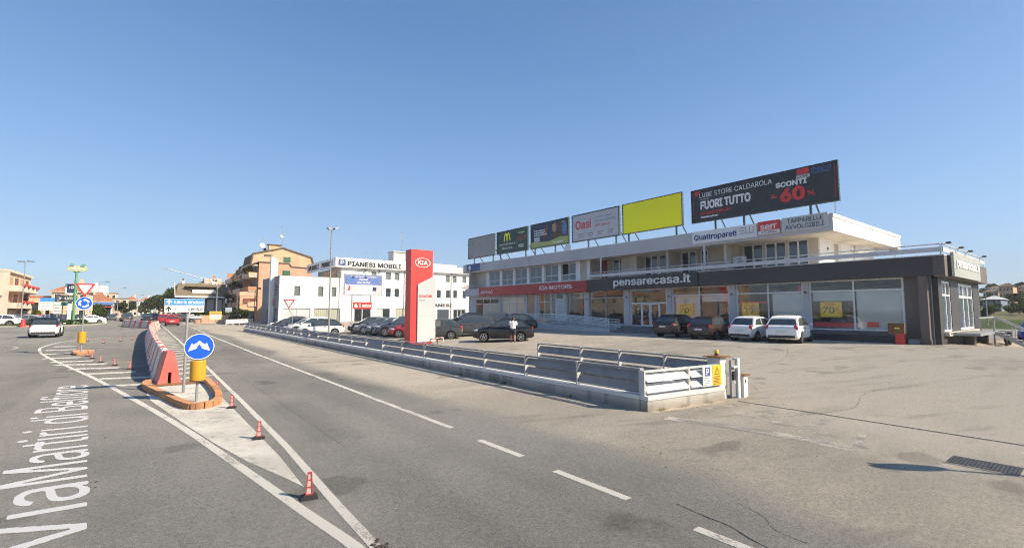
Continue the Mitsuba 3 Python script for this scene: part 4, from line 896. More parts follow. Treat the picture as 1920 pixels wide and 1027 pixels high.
hoarding('blank bright yellow hoarding', 23.53, 30.22, 9.90, 12.94, 'm_yellow_flat', (24.3, 29.6), .07)
k = hoarding('long black hoarding with white and red sale lettering', 11.53, 22.66, 9.91, 12.79, 'm_sign_black', (13.4, 18.2, 20.6), .06)
put('lettering', ftext_smooth(HB, 'LUBE STORE CALDAROLA', 21.9, 15.9, 12.02, 12.42, 0, .02), 'm_letter_white', k)
put('lettering', ftext_smooth(HB, 'FUORI TUTTO', 21.8, 17.55, 10.98, 11.72, 0, .02, True, .05), 'm_letter_white', k)
put('lettering', ftext(HB, 'PER RINNOVO MOSTRE', 21.8, 19.2, 10.52, 10.78, 0, .015, True), 'm_red', k); put('lettering', lines(HB, 21.8, 19.6, 10.2, 10.45, 1, 0, .012, 31), 'm_letter_white', k); put('small_lettering', lines(HB, 21.9, 20.6, 11.78, 11.95, 1, 0, .012, 32), 'm_letter_grey', k)
put('lettering', ftext_smooth(HB, 'SCONTI', 15.65, 13.5, 11.58, 11.98, 0, .02, True, .04), 'm_letter_white', k)
put('lettering', ftext_smooth(HB, '60', 15.35, 13.65, 10.42, 11.48, 0, .02, True, .06), 'm_red', k); put('lettering', ftext(HB, '%', 13.5, 13.0, 10.62, 11.02, 0, .02, True), 'm_red', k)
put('dash', fbox(MB(), HB, 15.55, 16.0, 10.88, 11.0, 0, .02), 'm_red', k); put('small_lettering', lines(HB, 16.05, 15.6, 11.05, 11.2, 1, 0, .012, 33), 'm_red', k)
put('red_badge', fbox(MB(), HB, 13.35, 14.15, 12.28, 12.7, 0, .015), 'm_red', k); put('badge_strip', fbox(MB(), HB, 13.3, 14.2, 12.0, 12.24, 0, .012), 'm_sheet_light', k); put('small_lettering', ftext(HB, 'LUBE', 14.1, 13.4, 12.04, 12.2, .012, .016, True), 'm_letter_black', k)
bx = MB()
for a, b, c, d in ((11.95, 13.2, 12.16, 12.19), (11.95, 13.2, 12.52, 12.55), (11.95, 11.98, 12.19, 12.52), (13.17, 13.2, 12.19, 12.52)): fbox(bx, HB, a, b, c, d, 0, .012)
put('blue_box', bx, 'm_skyblue', k); put('small_lettering', ftext(HB, 'CREO', 13.05, 12.1, 12.25, 12.47, 0, .012), 'm_skyblue', k)
put('red_bar', fbox(MB(), HB, 11.72, 11.77, 10.2, 12.5, 0, .012), 'm_red_dark', k); put('red_bar', fbox(MB(), HB, 22.42, 22.46, 10.2, 12.5, 0, .012), 'm_red_dark', k)
put('corner_mark', MB().poly(Polygon([(22.3, 12.62), (21.7, 12.62), (22.3, 12.1)]), 0, .012, HB), 'm_red', k)
# brown and red box by the right end of the shop
k = thing('letter_cabinet', 'brown cabinet on a red stand at the right end of the shop front', 'cabinet')
put('cabinet', MB().box(34.35, 34.75, 7.75, 8.5, 1.05, 1.66), 'm_tan_print', k); put('cabinet_front', MB().box(34.33, 34.349, 7.75, 8.5, 1.07, 1.64), 'm_rust', k)
put('label', MB().box(34.32, 34.329, 7.95, 8.2, 1.33, 1.40), 'm_lemon', k); put('stand', MB().box(34.4, 34.7, 7.8, 8.2, .43, 1.05), 'm_red', k); put('stand_foot', MB().box(34.3, 34.75, 7.75, 8.25, .42, .47), 'm_red', k)

# ------------------------------------------------------------------ red and white totem
k = thing('showroom_totem', 'tall red and white showroom totem sign with an oval emblem', 'sign')
put('red_slab', MB().poly(Polygon([(14.52, .02), (15.0, .02), (16.2, .02), (16.2, 6.62), (14.52, 6.62)]), 0, .85, lambda a, b, c: (a, 30.85 - c, b)), 'm_red', k)
FT_ = face('y', 30.0)
put('grey_side', MB().box(16.201, 16.23, 30.02, 30.83, .03, 6.6), 'm_sheet_light', k); put('grey_back', MB().box(14.55, 16.18, 30.852, 30.88, .03, 6.6), 'm_sheet_light', k)
put('white_panel', MB().poly(Polygon([(15.02, .22), (16.42, .22), (16.34, 4.85), (15.02, 4.18)]), .0, .10, FT_), 'm_sheet_pale', k)
put('panel_joint', fbox(MB(), FT_, 15.03, 16.38, 2.0, 2.012, .10, .102), 'm_frame_grey', k)
put('foot', MB().box(14.6, 16.3, 30.1, 30.75, -.05, .1), 'm_trim_black', k)
el = lambda r: Polygon([(15.40 + .60 * r * math.cos(t), 5.72 + .32 * r * math.sin(t)) for t in np.linspace(0, 6.283, 36)])
rg = lambda a, b: Polygon([(15.40 + .60 * a * math.cos(t), 5.72 + .34 * a * math.sin(t)) for t in np.linspace(0, 6.283, 36)]).difference(Polygon([(15.40 + .60 * b * math.cos(t), 5.72 + .34 * b * math.sin(t)) for t in np.linspace(0, 6.283, 36)]))
put('oval_ring', MB().poly(rg(1.0, .9), 0, .03, FT_), 'm_letter_white', k)
put('emblem_lettering', ftext(FT_, 'KIA', 15.02, 15.78, 5.58, 5.88, 0, .03, True), 'm_letter_white', k)
put('lettering', ftext(FT_, 'KIA MOTORS', 15.12, 16.1, 3.30, 3.47, .10, .115, True), 'm_red', k); put('small_lettering', ftext(FT_, 'Pianesi', 15.12, 15.55, 3.05, 3.2, .10, .112), 'm_letter_grey', k)
# low parking rails beside the totem
for x, y, lb in ((16.9, 30.6, 'small red and white parking hoop right of the totem foot'), (15.75, 29.4, 'small dark parking hoop in front of the totem foot')):
    q = thing('parking_hoop', lb, 'barrier')
    put('hoop', MB().path([(x, y, 0), (x, y, .42), (x + .55, y, .42), (x + .55, y, 0)], .03, 8), 'm_white' if x > 16 else 'm_trim_black', q, 40)
    put('band', MB().tube((x + .15, y, .42), (x + .38, y, .42), .034, n=8).tube((x, y, .12), (x, y, .28), .034, n=8), 'm_red', q)

# ------------------------------------------------------------------ white furniture building
B = thing('white_building', 'white three storey furniture building with black capitals on its roof band', 'building')
Y0 = 86.0; Fy = face('y', Y0)
op_low = [(20.2, 21.15, 4.88, 6.6), (24.1, 25.0, 4.88, 6.6), (26.4, 27.25, 4.88, 6.6)]
gf_low = [(18.5, 22.95, .3, 2.8), (23.5, 28.0, .3, 2.8)]
put('low_wing_wall', fwall(Fy, rect(17.9, 28.05, -.1, 8.2), op_low + gf_low, -.35, 0), 'm_white_wall', B)
for a, b, c, d in op_low: window(Fy, B, a, b, c, d, 1, (), 'm_grey_glass', 'm_frame_grey', .07, -.22, 'window')
for i, (a, b, c, d) in enumerate(gf_low): window(Fy, B, a, b, c, d, 2, (), 'm_sheet_pale' if i == 0 else 'm_curtain_glass', 'm_frame_grey', .08, -.2, 'display_window')
GXl = face('x', 17.9)
put('low_wing_side', fwall(GXl, rect(86.35, 100.0, -.1, 8.2), [(87.2, 89.4, 4.9, 6.9), (89.9, 93.6, 4.9, 6.9), (87.0, 89.6, .3, 2.9), (90.0, 95.2, .3, 2.9)], -.35, 0), 'm_grey_wall', B)
for a, b, c, d in [(87.2, 89.4, 4.9, 6.9), (89.9, 93.6, 4.9, 6.9)]: window(GXl, B, a, b, c, d, 2, (), 'm_blue_glass', 'm_frame_grey', .08, -.15, 'window')
for a, b, c, d in [(87.0, 89.6, .3, 2.9), (90.0, 95.2, .3, 2.9)]: window(GXl, B, a, b, c, d, 2, (), 'm_dark_glass', 'm_frame_grey', .1, -.15, 'display_window')
put('wall_sign', fbox(MB(), GXl, 89.5, 93.0, 3.2, 4.5, 0, .08), 'm_burgundy', B)
put('low_wing_roof', MB().box(18.0, 28.0, 86.3, 100, 7.9, 8.1), 'm_pale_grey', B)
put('roof_coping', MB().box(17.85, 28.05, 85.95, 86.4, 8.2, 8.28).box(17.85, 18.3, 86.4, 100, 8.2, 8.28), 'm_pale_grey', B)
up = [(s, s + 1.0, 8.27, 9.75) for s in (33.6, 36.45, 38.2, 42.0, 44.6, 49.45, 51.1, 53.5)]
lw = [(s, s + 1.0, 4.98, 6.65) for s in (36.5, 38.25, 42.0, 44.6, 47.4, 49.6, 51.3, 53.6)]
gf = [(30.5, 33.6, .25, 2.84), (34.5, 37.4, .3, 2.85), (38.45, 42.0, .3, 2.85), (42.6, 46.5, .3, 2.85), (47.55, 50.4, .3, 2.68), (51.35, 54.4, .3, 2.68)]
put('main_wall', fwall(Fy, rect(28.06, 58.2, -.1, 10.2), up + lw + gf, -.35, -.004), 'm_white_wall', B)
for a, b, c, d in up: window(Fy, B, a, b, c, d, 1, (), 'm_grey_glass', 'm_frame_grey', .07, -.22, 'window')
for a, b, c, d in lw: window(Fy, B, a, b, c, d, 1, (), 'm_dark_glass', 'm_frame_white', .07, -.22, 'window')
for (a, b, c, d), pm, nc in zip(gf, ('m_dark_glass', ['m_sheet_pale', 'm_dark_glass'], 'm_curtain_glass', 'm_curtain_glass', 'm_blue_glass', 'm_dark_glass'), (2, 2, 2, 2, 1, 3)): window(Fy, B, a, b, c, d, nc, (), pm, 'm_frame_white', .1, -.2, 'display_window')
k = put('roof_band', MB().box(26.75, 51.7, 85.3, 85.7, 10.2, 11.87).box(26.75, 27.2, 85.7, 104, 10.2, 11.87).box(26.8, 51.7, 85.7, 86.4, 10.2, 10.35), 'm_white_wall', B)
put('roof_band', MB().box(51.7, 60, 85.35, 85.75, 10.1, 11.35), 'm_fascia_grey', B)
Fb = face('y', 85.3)
put('lettering', ftext_smooth(Fb, 'PIANESI MOBILI', 28.9, 39.2, 10.45, 11.3, 0, .1, True), 'm_letter_black', k)
put('lettering', ftext(face('x', 26.75), 'MOBILI', 102.5, 95.5, 10.5, 11.4, 0, .1, True), 'm_letter_black', k); put('lettering', ftext(face('x', 26.75), 'PIANESI', 93.5, 87.0, 10.5, 11.4, 0, .1, True), 'm_letter_black', k)
put('emblem', fbox(MB(), Fb, 27.25, 28.5, 10.5, 11.55, 0, .06), 'm_blue_small', k); put('emblem_letter', ftext(Fb, 'P', 27.6, 28.2, 10.65, 11.4, .06, .1, True), 'm_white', k)
put('lettering', ftext(Fy, 'PIANESI', 45.4, 51.0, 3.2, 3.85, 0, .1, True), 'm_letter_black', B)
put('upper_side_wall', MB().box(27.9, 28.04, 86.3, 100, 8.1, 10.2), 'm_cream', B)
put('side_window', MB().box(27.84, 27.9, 88, 90, 8.6, 9.8).box(27.84, 27.9, 92, 95, 8.6, 9.8), 'm_dark_glass', B)
put('roof', MB().box(27.2, 60, 85.75, 104, 11.3, 11.45), 'm_pale_grey', B)
for s in (27.75, 40.2, 50.75): put('drain_pipe', MB().tube((s, 85.93, 0), (s, 85.93, 10.2), .06, n=8), 'm_pole_dark' if s > 30 else 'm_pole', B)
put('chimney', MB().box(38.8, 41.3, 88, 90.5, 11.4, 14.0), 'm_pale_grey', B); put('chimney_cap', MB().box(38.6, 41.5, 87.8, 90.7, 14.0, 14.2), 'm_pale_grey', B)
put('antenna', MB().tube((41.0, 89, 14.1), (41.0, 89, 18.2), .05, n=6).box(40.5, 41.5, 88.98, 89.02, 17.0, 17.06).box(40.6, 41.4, 88.98, 89.02, 17.7, 17.76), 'm_pole', B)
put('roof_light', MB().obox((32.4, 85.7, 9.9), (.3, .4, .3)).obox((35.2, 85.7, 9.85), (.3, .4, .3)), 'm_pole_dark', B)
put('plinth_step', MB().box(28.4, 34.4, 84.6, 85.96, -.1, .24), 'm_pale_grey', B)
t_ = thing('roof_pylon', 'slim white pointed pylon rising behind the low white wing', 'pylon')
put('shaft', MB().add([[17.3, 90, 0], [18.4, 90, 0], [18.4, 91, 0], [17.3, 91, 0], [17.3, 90, 11.9], [18.4, 90, 11.2], [18.4, 91, 11.2], [17.3, 91, 11.9]], MB.BF), 'm_white_wall', t_)
# roadside billboards in the yard
k = thing('yard_billboard', 'blue and white advertising billboard on two posts before the white building', 'billboard'); Fk = face('y', 50.0)
put('frame', fbox(MB(), Fk, 16.6, 20.78, 4.0, 6.26, -.15, .0), 'm_frame_grey', k); put('upper_sheet', fbox(MB(), Fk, 16.7, 20.68, 5.15, 6.16, 0, .02), 'm_blue_poster', k); put('lower_sheet', fbox(MB(), Fk, 16.7, 20.68, 4.1, 5.145, 0, .02), 'm_white', k)
put('lettering', ftext(Fk, 'UNA VISTA SUL TUO FUTURO', 17.3, 20.1, 5.93, 6.08, .02, .03, True), 'm_letter_white', k); put('lettering', ftext(Fk, 'Aperti', 18.2, 19.1, 5.58, 5.86, .02, .03, True), 'm_letter_white', k); put('lettering', ftext(Fk, 'per Ferie!', 18.0, 19.4, 5.24, 5.5, .02, .03, True), 'm_letter_white', k)
put('side_bubble', MB().poly(Polygon([(16.8, 5.4), (17.7, 5.5), (17.7, 5.9), (16.8, 5.85)]), .02, .03, Fk), 'm_skyblue', k); put('print', lines(Fk, 19.8, 20.5, 5.35, 5.85, 3, .02, .03, 41), 'm_skyblue', k)
put('print', lines(Fk, 17.5, 18.4, 4.35, 4.95, 4, .02, .03, 42), 'm_lime', k); put('print', lines(Fk, 18.55, 19.5, 4.35, 4.95, 4, .02, .03, 43), 'm_sheet_light', k)
put('picture', fbox(MB(), Fk, 19.65, 20.65, 4.15, 5.1, .02, .026), 'm_sheet_light', k); put('picture_detail', fbox(MB(), Fk, 19.7, 20.1, 4.5, 4.9, .026, .03), 'm_navy_print', k)
put('red_figure', MB().poly(Polygon([(16.95, 4.5), (17.1, 4.9), (17.0, 5.1), (17.2, 5.05), (17.3, 4.75), (17.15, 4.5)]), .02, .03, Fk), 'm_red', k)
for s in (17.5, 19.55): put('post', MB().box(s - .06, s + .06, 50.02, 50.14, 0, 4.0), 'm_pole', k)
for s in (17.75, 19.1): put('lamp_arm', MB().path([(s, 50.05, 6.26), (s, 49.7, 6.5), (s + .25, 49.3, 6.55)], .02, 6).obox((s + .25, 49.25, 6.53), (.25, .14, .1)), 'm_pole_dark', k)
k = thing('red_sign', 'small red sign with white lettering under the blue billboard', 'sign')
put('panel', fbox(MB(), Fk, 17.6, 19.62, 2.58, 3.3, .0, .06), 'm_red', k); put('lettering', ftext(Fk, 'Il vettore', 18.25, 19.5, 2.74, 3.14, .06, .08, True), 'm_letter_white', k)
put('emblem', MB().poly(Polygon([(17.75, 2.75), (18.1, 2.75), (17.95, 3.15), (17.75, 3.05)]), .06, .08, Fk), 'm_letter_white', k)

# ------------------------------------------------------------------ generic far buildings
def block(name, lb, x0, x1, y0, y1, h, wall, roof='flat', roofm='m_rooftile', rh=1.6, floors=2, front_n=3, side=None, pane='m_dark_glass', base_glass=False, oh=.4, cat='building', shutters=None):
    B = thing(name, lb, cat)
    put('wall', MB().box(x0, x1, y0, y1, -.1, h), wall, B)
    fh = h / floors
    def wins(F, a, b, n):
        for f in range(floors):
            for i in range(n):
                c = a + (b - a) * (i + .5) / n; w = min(.55, (b - a) / n * .3); z = f * fh + fh * .32; zz = f * fh + fh * .82
                if f == 0 and base_glass: w, z = (b - a) / n * .40, .3
                q = put('window', fbox(MB(), F, c - w, c + w, z, zz, .0, .05), 'm_frame_white', B); put('pane', fbox(MB(), F, c - w + .08, c + w - .08, z + .08, zz - .08, .05, .055), pane, q)
                if shutters and f > 0:
                    for s_ in (-1, 1): put('shutter', fbox(MB(), F, c + s_ * (w + .02) - .0 if s_ > 0 else c - w - .5, c + w + .5 if s_ > 0 else c - w - .02, z, zz, .0, .06), shutters, q)
    wins(face('y', y0), x0, x1, front_n)
    if side: wins(face(side, x0 if side == 'x' else x1), y0, y1, max(2, int(front_n * (y1 - y0) / (x1 - x0))))
    if roof == 'flat': put('roof', MB().box(x0 - oh * .3, x1 + oh * .3, y0 - oh * .3, y1 + oh * .3, h, h + .35), roofm, B)
    else:
        xm, ym = (x0 + x1) / 2, (y0 + y1) / 2; a, b, c, d = x0 - oh, x1 + oh, y0 - oh, y1 + oh
        if roof == 'hip': r0, r1 = (xm - max(.1, (x1 - x0 - (y1 - y0)) / 2), ym), (xm + max(.1, (x1 - x0 - (y1 - y0)) / 2), ym)
        else: r0, r1 = (a, ym), (b, ym)
        v = [(a, c, h), (b, c, h), (b, d, h), (a, d, h), (*r0, h + rh), (*r1, h + rh)]
        m = MB().add(v, [[0, 1, 5], [0, 5, 4], [1, 2, 5], [2, 3, 4], [2, 4, 5], [3, 0, 4], [0, 2, 1], [0, 3, 2]]); rk = put('roof', m, roofm, B)
        put('eave', MB().box(a, b, c - .06, c, h - .22, h - .02).box(b, b + .06, c, d, h - .22, h - .02), 'm_cream', rk)
        put('chimney', MB().box(xm + .8, xm + 1.4, ym - .3, ym + .3, h, h + rh + .8), wall, rk)
    return B

# orange apartment house with balconies on the road side
B = thing('apartment_building', 'tall orange apartment building with dark mansard roof and planted balconies', 'building')
O_ = face('y', 112.0)
gab = Polygon([(17.7, 12.1), (18.05, 14.35), (23.7, 15.95), (29.6, 14.25), (30.15, 12.6), (29.9, 11.95), (25.6, 12.05), (25.1, 12.75), (19.0, 12.75)])
put('gable', MB().poly(gab, -.3, .12, O_), 'm_peach', B)
put('front_wall', MB().poly(Polygon([(19.2, -.1), (29.9, -.1), (29.9, 12.0), (25.6, 12.05), (25.1, 12.75), (19.2, 12.75)]), -.3, 0, O_), 'm_brick', B)
put('gable_trim', MB().poly(LineString([(17.7, 12.1), (19.0, 12.75), (25.1, 12.75), (25.6, 12.05), (29.9, 11.95)]).buffer(.09), .12, .2, O_), 'm_slate_roof', B)
put('roof_edge', MB().poly(LineString([(17.6, 12.0), (17.95, 14.4), (23.7, 16.05), (29.7, 14.35), (30.25, 12.5), (30.0, 11.95)]).buffer(.14), -.3, .35, O_), 'm_slate_roof', B)
for j, (ya, yb, dz, dx) in enumerate(((112.31, 123, 0, 0), (125, 136, -1.1, .7), (138, 150, -2.0, 1.3))):
    rf = Polygon([(17.7 + dx, 12.2 + dz), (18.05 + dx, 14.45 + dz), (23.7, 16.0 + dz), (29.6, 14.3 + dz), (30.1, 12.6 + dz)])
    rk = put('roof', MB().poly(rf, -(yb - 112), -(ya - 112), O_), 'm_slate_roof', B)
    if j: put('roof_gable', MB().poly(rf.buffer(-.25), -(ya - 112), -(ya - 112) + .1, O_), 'm_peach', rk); put('skylight', MB().box(17.75 + dx, 18.1 + dx, ya + 3, ya + 6, 13.2 + dz, 14.0 + dz), 'm_cream', rk)
    put('eave', MB().box(17.4 + dx, 19.3, ya, yb, 11.9 + dz, 12.2 + dz), 'm_cream', rk)
put('side_wall', MB().box(19.2, 29.8, 112.3, 124, -.1, 12.3), 'm_orange_wall', B); put('side_wall', MB().box(19.5, 29.8, 124, 150, -.1, 11.0), 'm_peach', B)
for z0, z1, x in ((13.1, 14.1, 19.4), ):
    put('gable_vent', fbox(MB(), O_, 20.0, 21.7, 13.95, 14.4, .12, .16), 'm_slate_roof', B)
for z0, z1 in ((12.98, 14.1), (10.1, 11.15)): q = put('window', fbox(MB(), O_, 23.9, 25.3, z0, z1, .0, .2), 'm_green_shutter', B)
put('chimney', MB().box(21.3, 23.7, 114, 115.2, 15.2, 16.75), 'm_peach', B); put('chimney_cap', MB().box(21.1, 23.9, 113.8, 115.4, 16.75, 16.95), 'm_slate_roof', B); put('chimney', MB().box(20.7, 21.2, 116, 116.6, 15.0, 16.2), 'm_slate_roof', B)
put('antenna', MB().tube((24.2, 115, 15.8), (24.2, 115, 21.5), .05, n=6).box(23.6, 24.8, 114.98, 115.02, 19.5, 19.58).box(23.8, 24.6, 114.98, 115.02, 20.4, 20.48), 'm_pole', B); put('antenna', MB().tube((20.0, 114, 15), (20.0, 114, 18.3), .05, n=6).box(19.4, 20.6, 113.98, 114.02, 17.9, 17.96), 'm_pole', B)
d_ = trimesh.creation.icosphere(2); d_.apply_scale([.6, .18, .6]); put('satellite_dish', MB().mesh(d_, trimesh.transformations.translation_matrix((19.9, 113.6, 16.4))), 'm_white', B, 40)
d_ = trimesh.creation.icosphere(2); d_.apply_scale([.35, .15, .35]); put('satellite_dish', MB().mesh(d_, trimesh.transformations.translation_matrix((23.9, 114.6, 18.9))), 'm_white', B, 40)
for i, z in enumerate((3.3, 6.4, 9.4)):
    for j, (ya, yb) in enumerate(((112.4, 121), (123, 133), (135, 147))):
        q = put('balcony', MB().box(17.5 - .1 * j, 19.2, ya, yb, z, z + .25), 'm_cream', B)
        put('parapet', MB().box(17.4 - .1 * j, 17.6 - .1 * j, ya, yb, z + .25, z + 1.1).box(17.6 - .1 * j, 19.15, ya, ya + .15, z + .25, z + 1.1), 'm_pale_peach' if (i + j) % 2 == 0 else 'm_orange_wall', q)
        put('opening', MB().box(19.1, 19.19, ya + .8, yb - .8, z + .4, z + 2.6), 'm_grey_glass', q)
        put('balcony_wall', MB().box(17.7, 19.2, yb - .3, yb, z + .25, z + 3.0), 'm_orange_wall', q)
put('porch', MB().box(16.0, 19.2, 112.6, 117, -.1, 5.5), 'm_peach', B); put('porch_parapet', MB().box(15.9, 19.1, 112.5, 112.75, 5.5, 6.35).box(15.9, 16.15, 112.75, 117, 5.5, 6.35), 'm_pale_peach', B); put('porch_band', MB().box(16.6, 19.1, 112.45, 112.58, 3.9, 5.0), 'm_burgundy', B); put('porch_opening', MB().box(16.8, 18.8, 112.5, 112.58, .2, 2.4), 'm_dark_glass', B)
B2_ = block('apartment_building', 'reddish apartment house with a stepped pale roof beyond the orange building', 12.6, 19.0, 160, 176, 10.2, 'm_orange_wall', 'hip', 'm_slate_roof', 2.0, 3, 3, 'x')
for i, z in enumerate((3.4, 6.8)): put('balcony', MB().box(11.6, 12.6, 160.5, 168, z, z + 1.1), 'm_cream', B2_); put('awning', MB().add([[11.2, 160.4, z + 2.2], [12.6, 160.4, z + 2.9], [12.6, 167, z + 2.9], [11.2, 167, z + 2.2]], [[0, 1, 2, 3]]), 'm_awning_red', B2_)
put('dormer', MB().box(13.6, 17.8, 159.4, 163, 9.9, 11.6), 'm_cream', B2_); put('dormer_vent', MB().box(16.2, 16.7, 159.34, 159.4, 10.8, 11.2), 'm_dark_void', B2_)
# brown roofed house
B = thing('house', 'low house with a wide brown roof and a white dormer balcony', 'house')
put('wall', MB().box(7.2, 16.8, 140.6, 150, -.1, 5.9), 'm_blue_glass', B)
put('wall_panel', MB().box(7.3, 12.4, 140.45, 140.6, 3.4, 5.4), 'm_dark_shop', B); put('wall_panel', MB().box(12.8, 16.6, 140.45, 140.6, 2.4, 5.2), 'm_pale_grey', B)
for i in range(6): put('pier', MB().box(7.2 + i * 1.75, 7.5 + i * 1.75, 140.3, 140.6, 0, 5.7), 'm_slate_roof', B)
put('display_window', MB().box(7.6, 16.5, 140.48, 140.6, .3, 2.3), 'm_dark_glass', B)
rk = put('roof', MB().add([(6.2, 139.2, 5.9), (17.8, 139.2, 5.9), (17.0, 144.6, 9.35), (6.9, 144.6, 9.35), (6.2, 150.5, 5.9), (17.8, 150.5, 5.9)], [[0, 1, 2], [0, 2, 3], [4, 5, 2], [4, 2, 3], [0, 3, 4], [1, 5, 2], [0, 1, 5], [0, 5, 4]]), 'm_brown_roof', B)
put('eave', MB().box(6.1, 17.9, 139.0, 139.2, 5.6, 6.0), 'm_white_wall', rk); put('gable_trim', MB().obox((6.1, 141.9, 7.6), (.2, 6.2, .5), rx=.57).obox((17.6, 141.9, 7.6), (.2, 6.2, .5), rx=.57), 'm_cream', rk)
put('dormer', MB().box(9.6, 14.6, 140.6, 143, 6.6, 7.6), 'm_white_wall', rk); put('dormer_window', MB().box(8.9, 14.2, 141.4, 143.8, 7.0, 8.5), 'm_dark_void', rk); put('dormer_roof', MB().box(8.3, 15.0, 140.9, 144, 8.35, 8.6), 'm_brown_roof', rk)
for x in (7.6, 14.0): put('chimney', MB().box(x, x + .5, 144, 144.6, 9.1, 9.9), 'm_white', rk); put('chimney_pot', MB().box(x + .08, x + .42, 144.1, 144.5, 9.9, 10.5), 'm_slate_roof', rk)
# left apartment block
B = thing('apartment_building', 'cream and orange three storey block with curved balconies at the far left', 'building')
put('wall', MB().box(-34, -18.6, 117.0, 140, -.1, 9.1), 'm_pale_peach', B)
FyL = face('y', 117.0)
for i in range(3): put('orange_panel', fbox(MB(), FyL, -33 + i * 4.6, -29.8 + i * 4.6, 5.9, 8.4, .0, .05), 'm_orange_wall', B); put('orange_panel', fbox(MB(), FyL, -33 + i * 4.6, -29.8 + i * 4.6, 2.9, 5.2, .0, .05), 'm_orange_wall', B)
put('cornice', MB().box(-34.2, -18.2, 116.7, 140.3, 9.1, 9.5), 'm_cream', B); put('corner_column', MB().box(-19.6, -18.2, 116.8, 117.6, -.1, 9.1), 'm_cream', B)
for z in (2.9, 5.9):
    q = put('balcony', MB().poly(Polygon(catmull([(-18.6, 118), (-17.2, 118.6), (-16.9, 121), (-17.0, 127), (-17.0, 134), (-17.3, 138.5), (-18.6, 139)], 6)), z - .1, z + .9), 'm_cream', B)
    for j in range(4): put('flower_box', MB().ell((-16.9, 121.5 + j * 4.6, z + 1.0), (.3, 1.1, .35), 1), 'm_awning_red', q)
    for j in range(4): put('door', MB().box(-18.6, -18.54, 119.5 + j * 5, 122.5 + j * 5, z + .9, z + 2.5), 'm_brown_print' if j % 2 else 'm_orange_wall', q)
put('shop_front', MB().box(-18.6, -18.5, 118, 139, .3, 2.4), 'm_dark_shop', B); put('shop_front', MB().box(-33, -19.6, 116.9, 117, .2, 2.5), 'm_green_dark', B); put('shop_band', MB().box(-33.2, -19.4, 116.85, 117, 2.5, 3.0), 'm_cream', B)
block('building', 'low peach building with a flat tiled edge behind the direction boards', -17.5, -13.6, 131, 142, 5.0, 'm_pale_peach', 'flat', 'm_rooftile', 1, 1, 2)
block('building', 'peach building with a red tiled hip roof behind the dark tower sign', -14.2, -8.6, 130, 140, 6.3, 'm_pale_peach', 'hip', 'm_rooftile', 1.9, 2, 3, 'X')
B4 = block('building', 'white shop with a red tiled roof and a long blue band', -12.6, -6.4, 170, 182, 5.0, 'm_white_wall', 'hip', 'm_rooftile', 2.6, 1, 3, 'X', base_glass=True)
put('blue_band', MB().box(-12.7, -6.2, 169.6, 169.9, 4.0, 4.9), 'm_skyblue', B4); put('red_awning', MB().box(-12.7, -6.3, 169.2, 169.9, 3.3, 3.6), 'm_awning_red', B4)
block('building', 'white gabled hall behind the red tiled shop', -16, -9, 186, 200, 8.0, 'm_white_wall', 'gable', 'm_pale_grey', 2.2, 2, 2)
far = [(-9.5, -4, 215, 228, 6.5, 'm_pale_peach', 'flat', 'pale block with a brown flat roof down the street on the left'), (-6, -1.5, 262, 275, 7.0, 'm_cream', 'hip', 'cream house with red roof at the end of the street, left one'), (-1.2, 4.5, 300, 312, 7.5, 'm_white_wall', 'hip', 'white house with red roof closing the view down the street'),
       (5.5, 11, 280, 292, 7.5, 'm_pale_peach', 'hip', 'peach house with red roof right of the street end'), (9, 14.5, 228, 240, 9.0, 'm_cream', 'hip', 'cream house with red roof behind the street trees'), (-13, -8, 240, 252, 9.0, 'm_pale_peach', 'flat', 'tall peach block far down the left side'), (12, 20, 200, 212, 9.5, 'm_pale_peach', 'hip', 'peach house hidden behind the brown roofed house')]
for x0, x1, y0, y1, h, m, rf_, lb in far: block('building', lb, x0, x1, y0, y1, h, m, rf_, 'm_rooftile' if rf_ == 'hip' else 'm_brown_roof', 1.8, 3, 3, 'x' if x0 > 0 else 'X')
block('building', 'pale three storey house across the road, reflected in the shop windows', -46, -34, 56, 76, 9.0, 'm_pale_peach', 'hip', 'm_rooftile', 1.8, 3, 3, 'X')
block('building', 'cream two storey house across the road, reflected in the entrance glass', -48, -36, 84, 104, 7.0, 'm_cream', 'hip', 'm_rooftile', 1.8, 2, 3, 'X')
# pink wall, hedge, planter
k = thing('garden_wall', 'low pink garden wall across the road behind the white railing', 'wall'); put('wall', MB().box(9.0, 15.0, 107, 107.3, 0, 1.55).box(15.0, 15.4, 107.3, 112, 0, 1.9), 'm_pink_wall', k); put('pier', MB().box(10.2, 10.6, 106.9, 107.4, 0, 1.65), 'm_pink_wall', k)
k = thing('white_railing', 'short white metal railing at the far end of the roadside fence', 'railing')
for i in range(3): put('rail', MB().tube((10.7, 88, .45 + i * .25), (15.1, 92, .45 + i * .25), .05, n=6), 'm_white', k)
put('panel', MB().add([[10.7, 88.05, .3], [15.1, 92.05, .3], [15.1, 92.05, .9], [10.7, 88.05, .9]], [[0, 1, 2, 3]]), 'm_railing', k)
for i in range(5): put('post', MB().tube((10.7 + i * 1.1, 88 + i, 0), (10.7 + i * 1.1, 88 + i, 1.0), .05, n=6), 'm_white', k)
k = thing('flower_pot', 'terracotta pot with a shrub at the left end of the pink wall', 'flower pot'); put('pot', MB().tube((8.2, 106, 0), (8.2, 106, .8), .45, .6, n=14), 'm_pink_wall', k, 40)

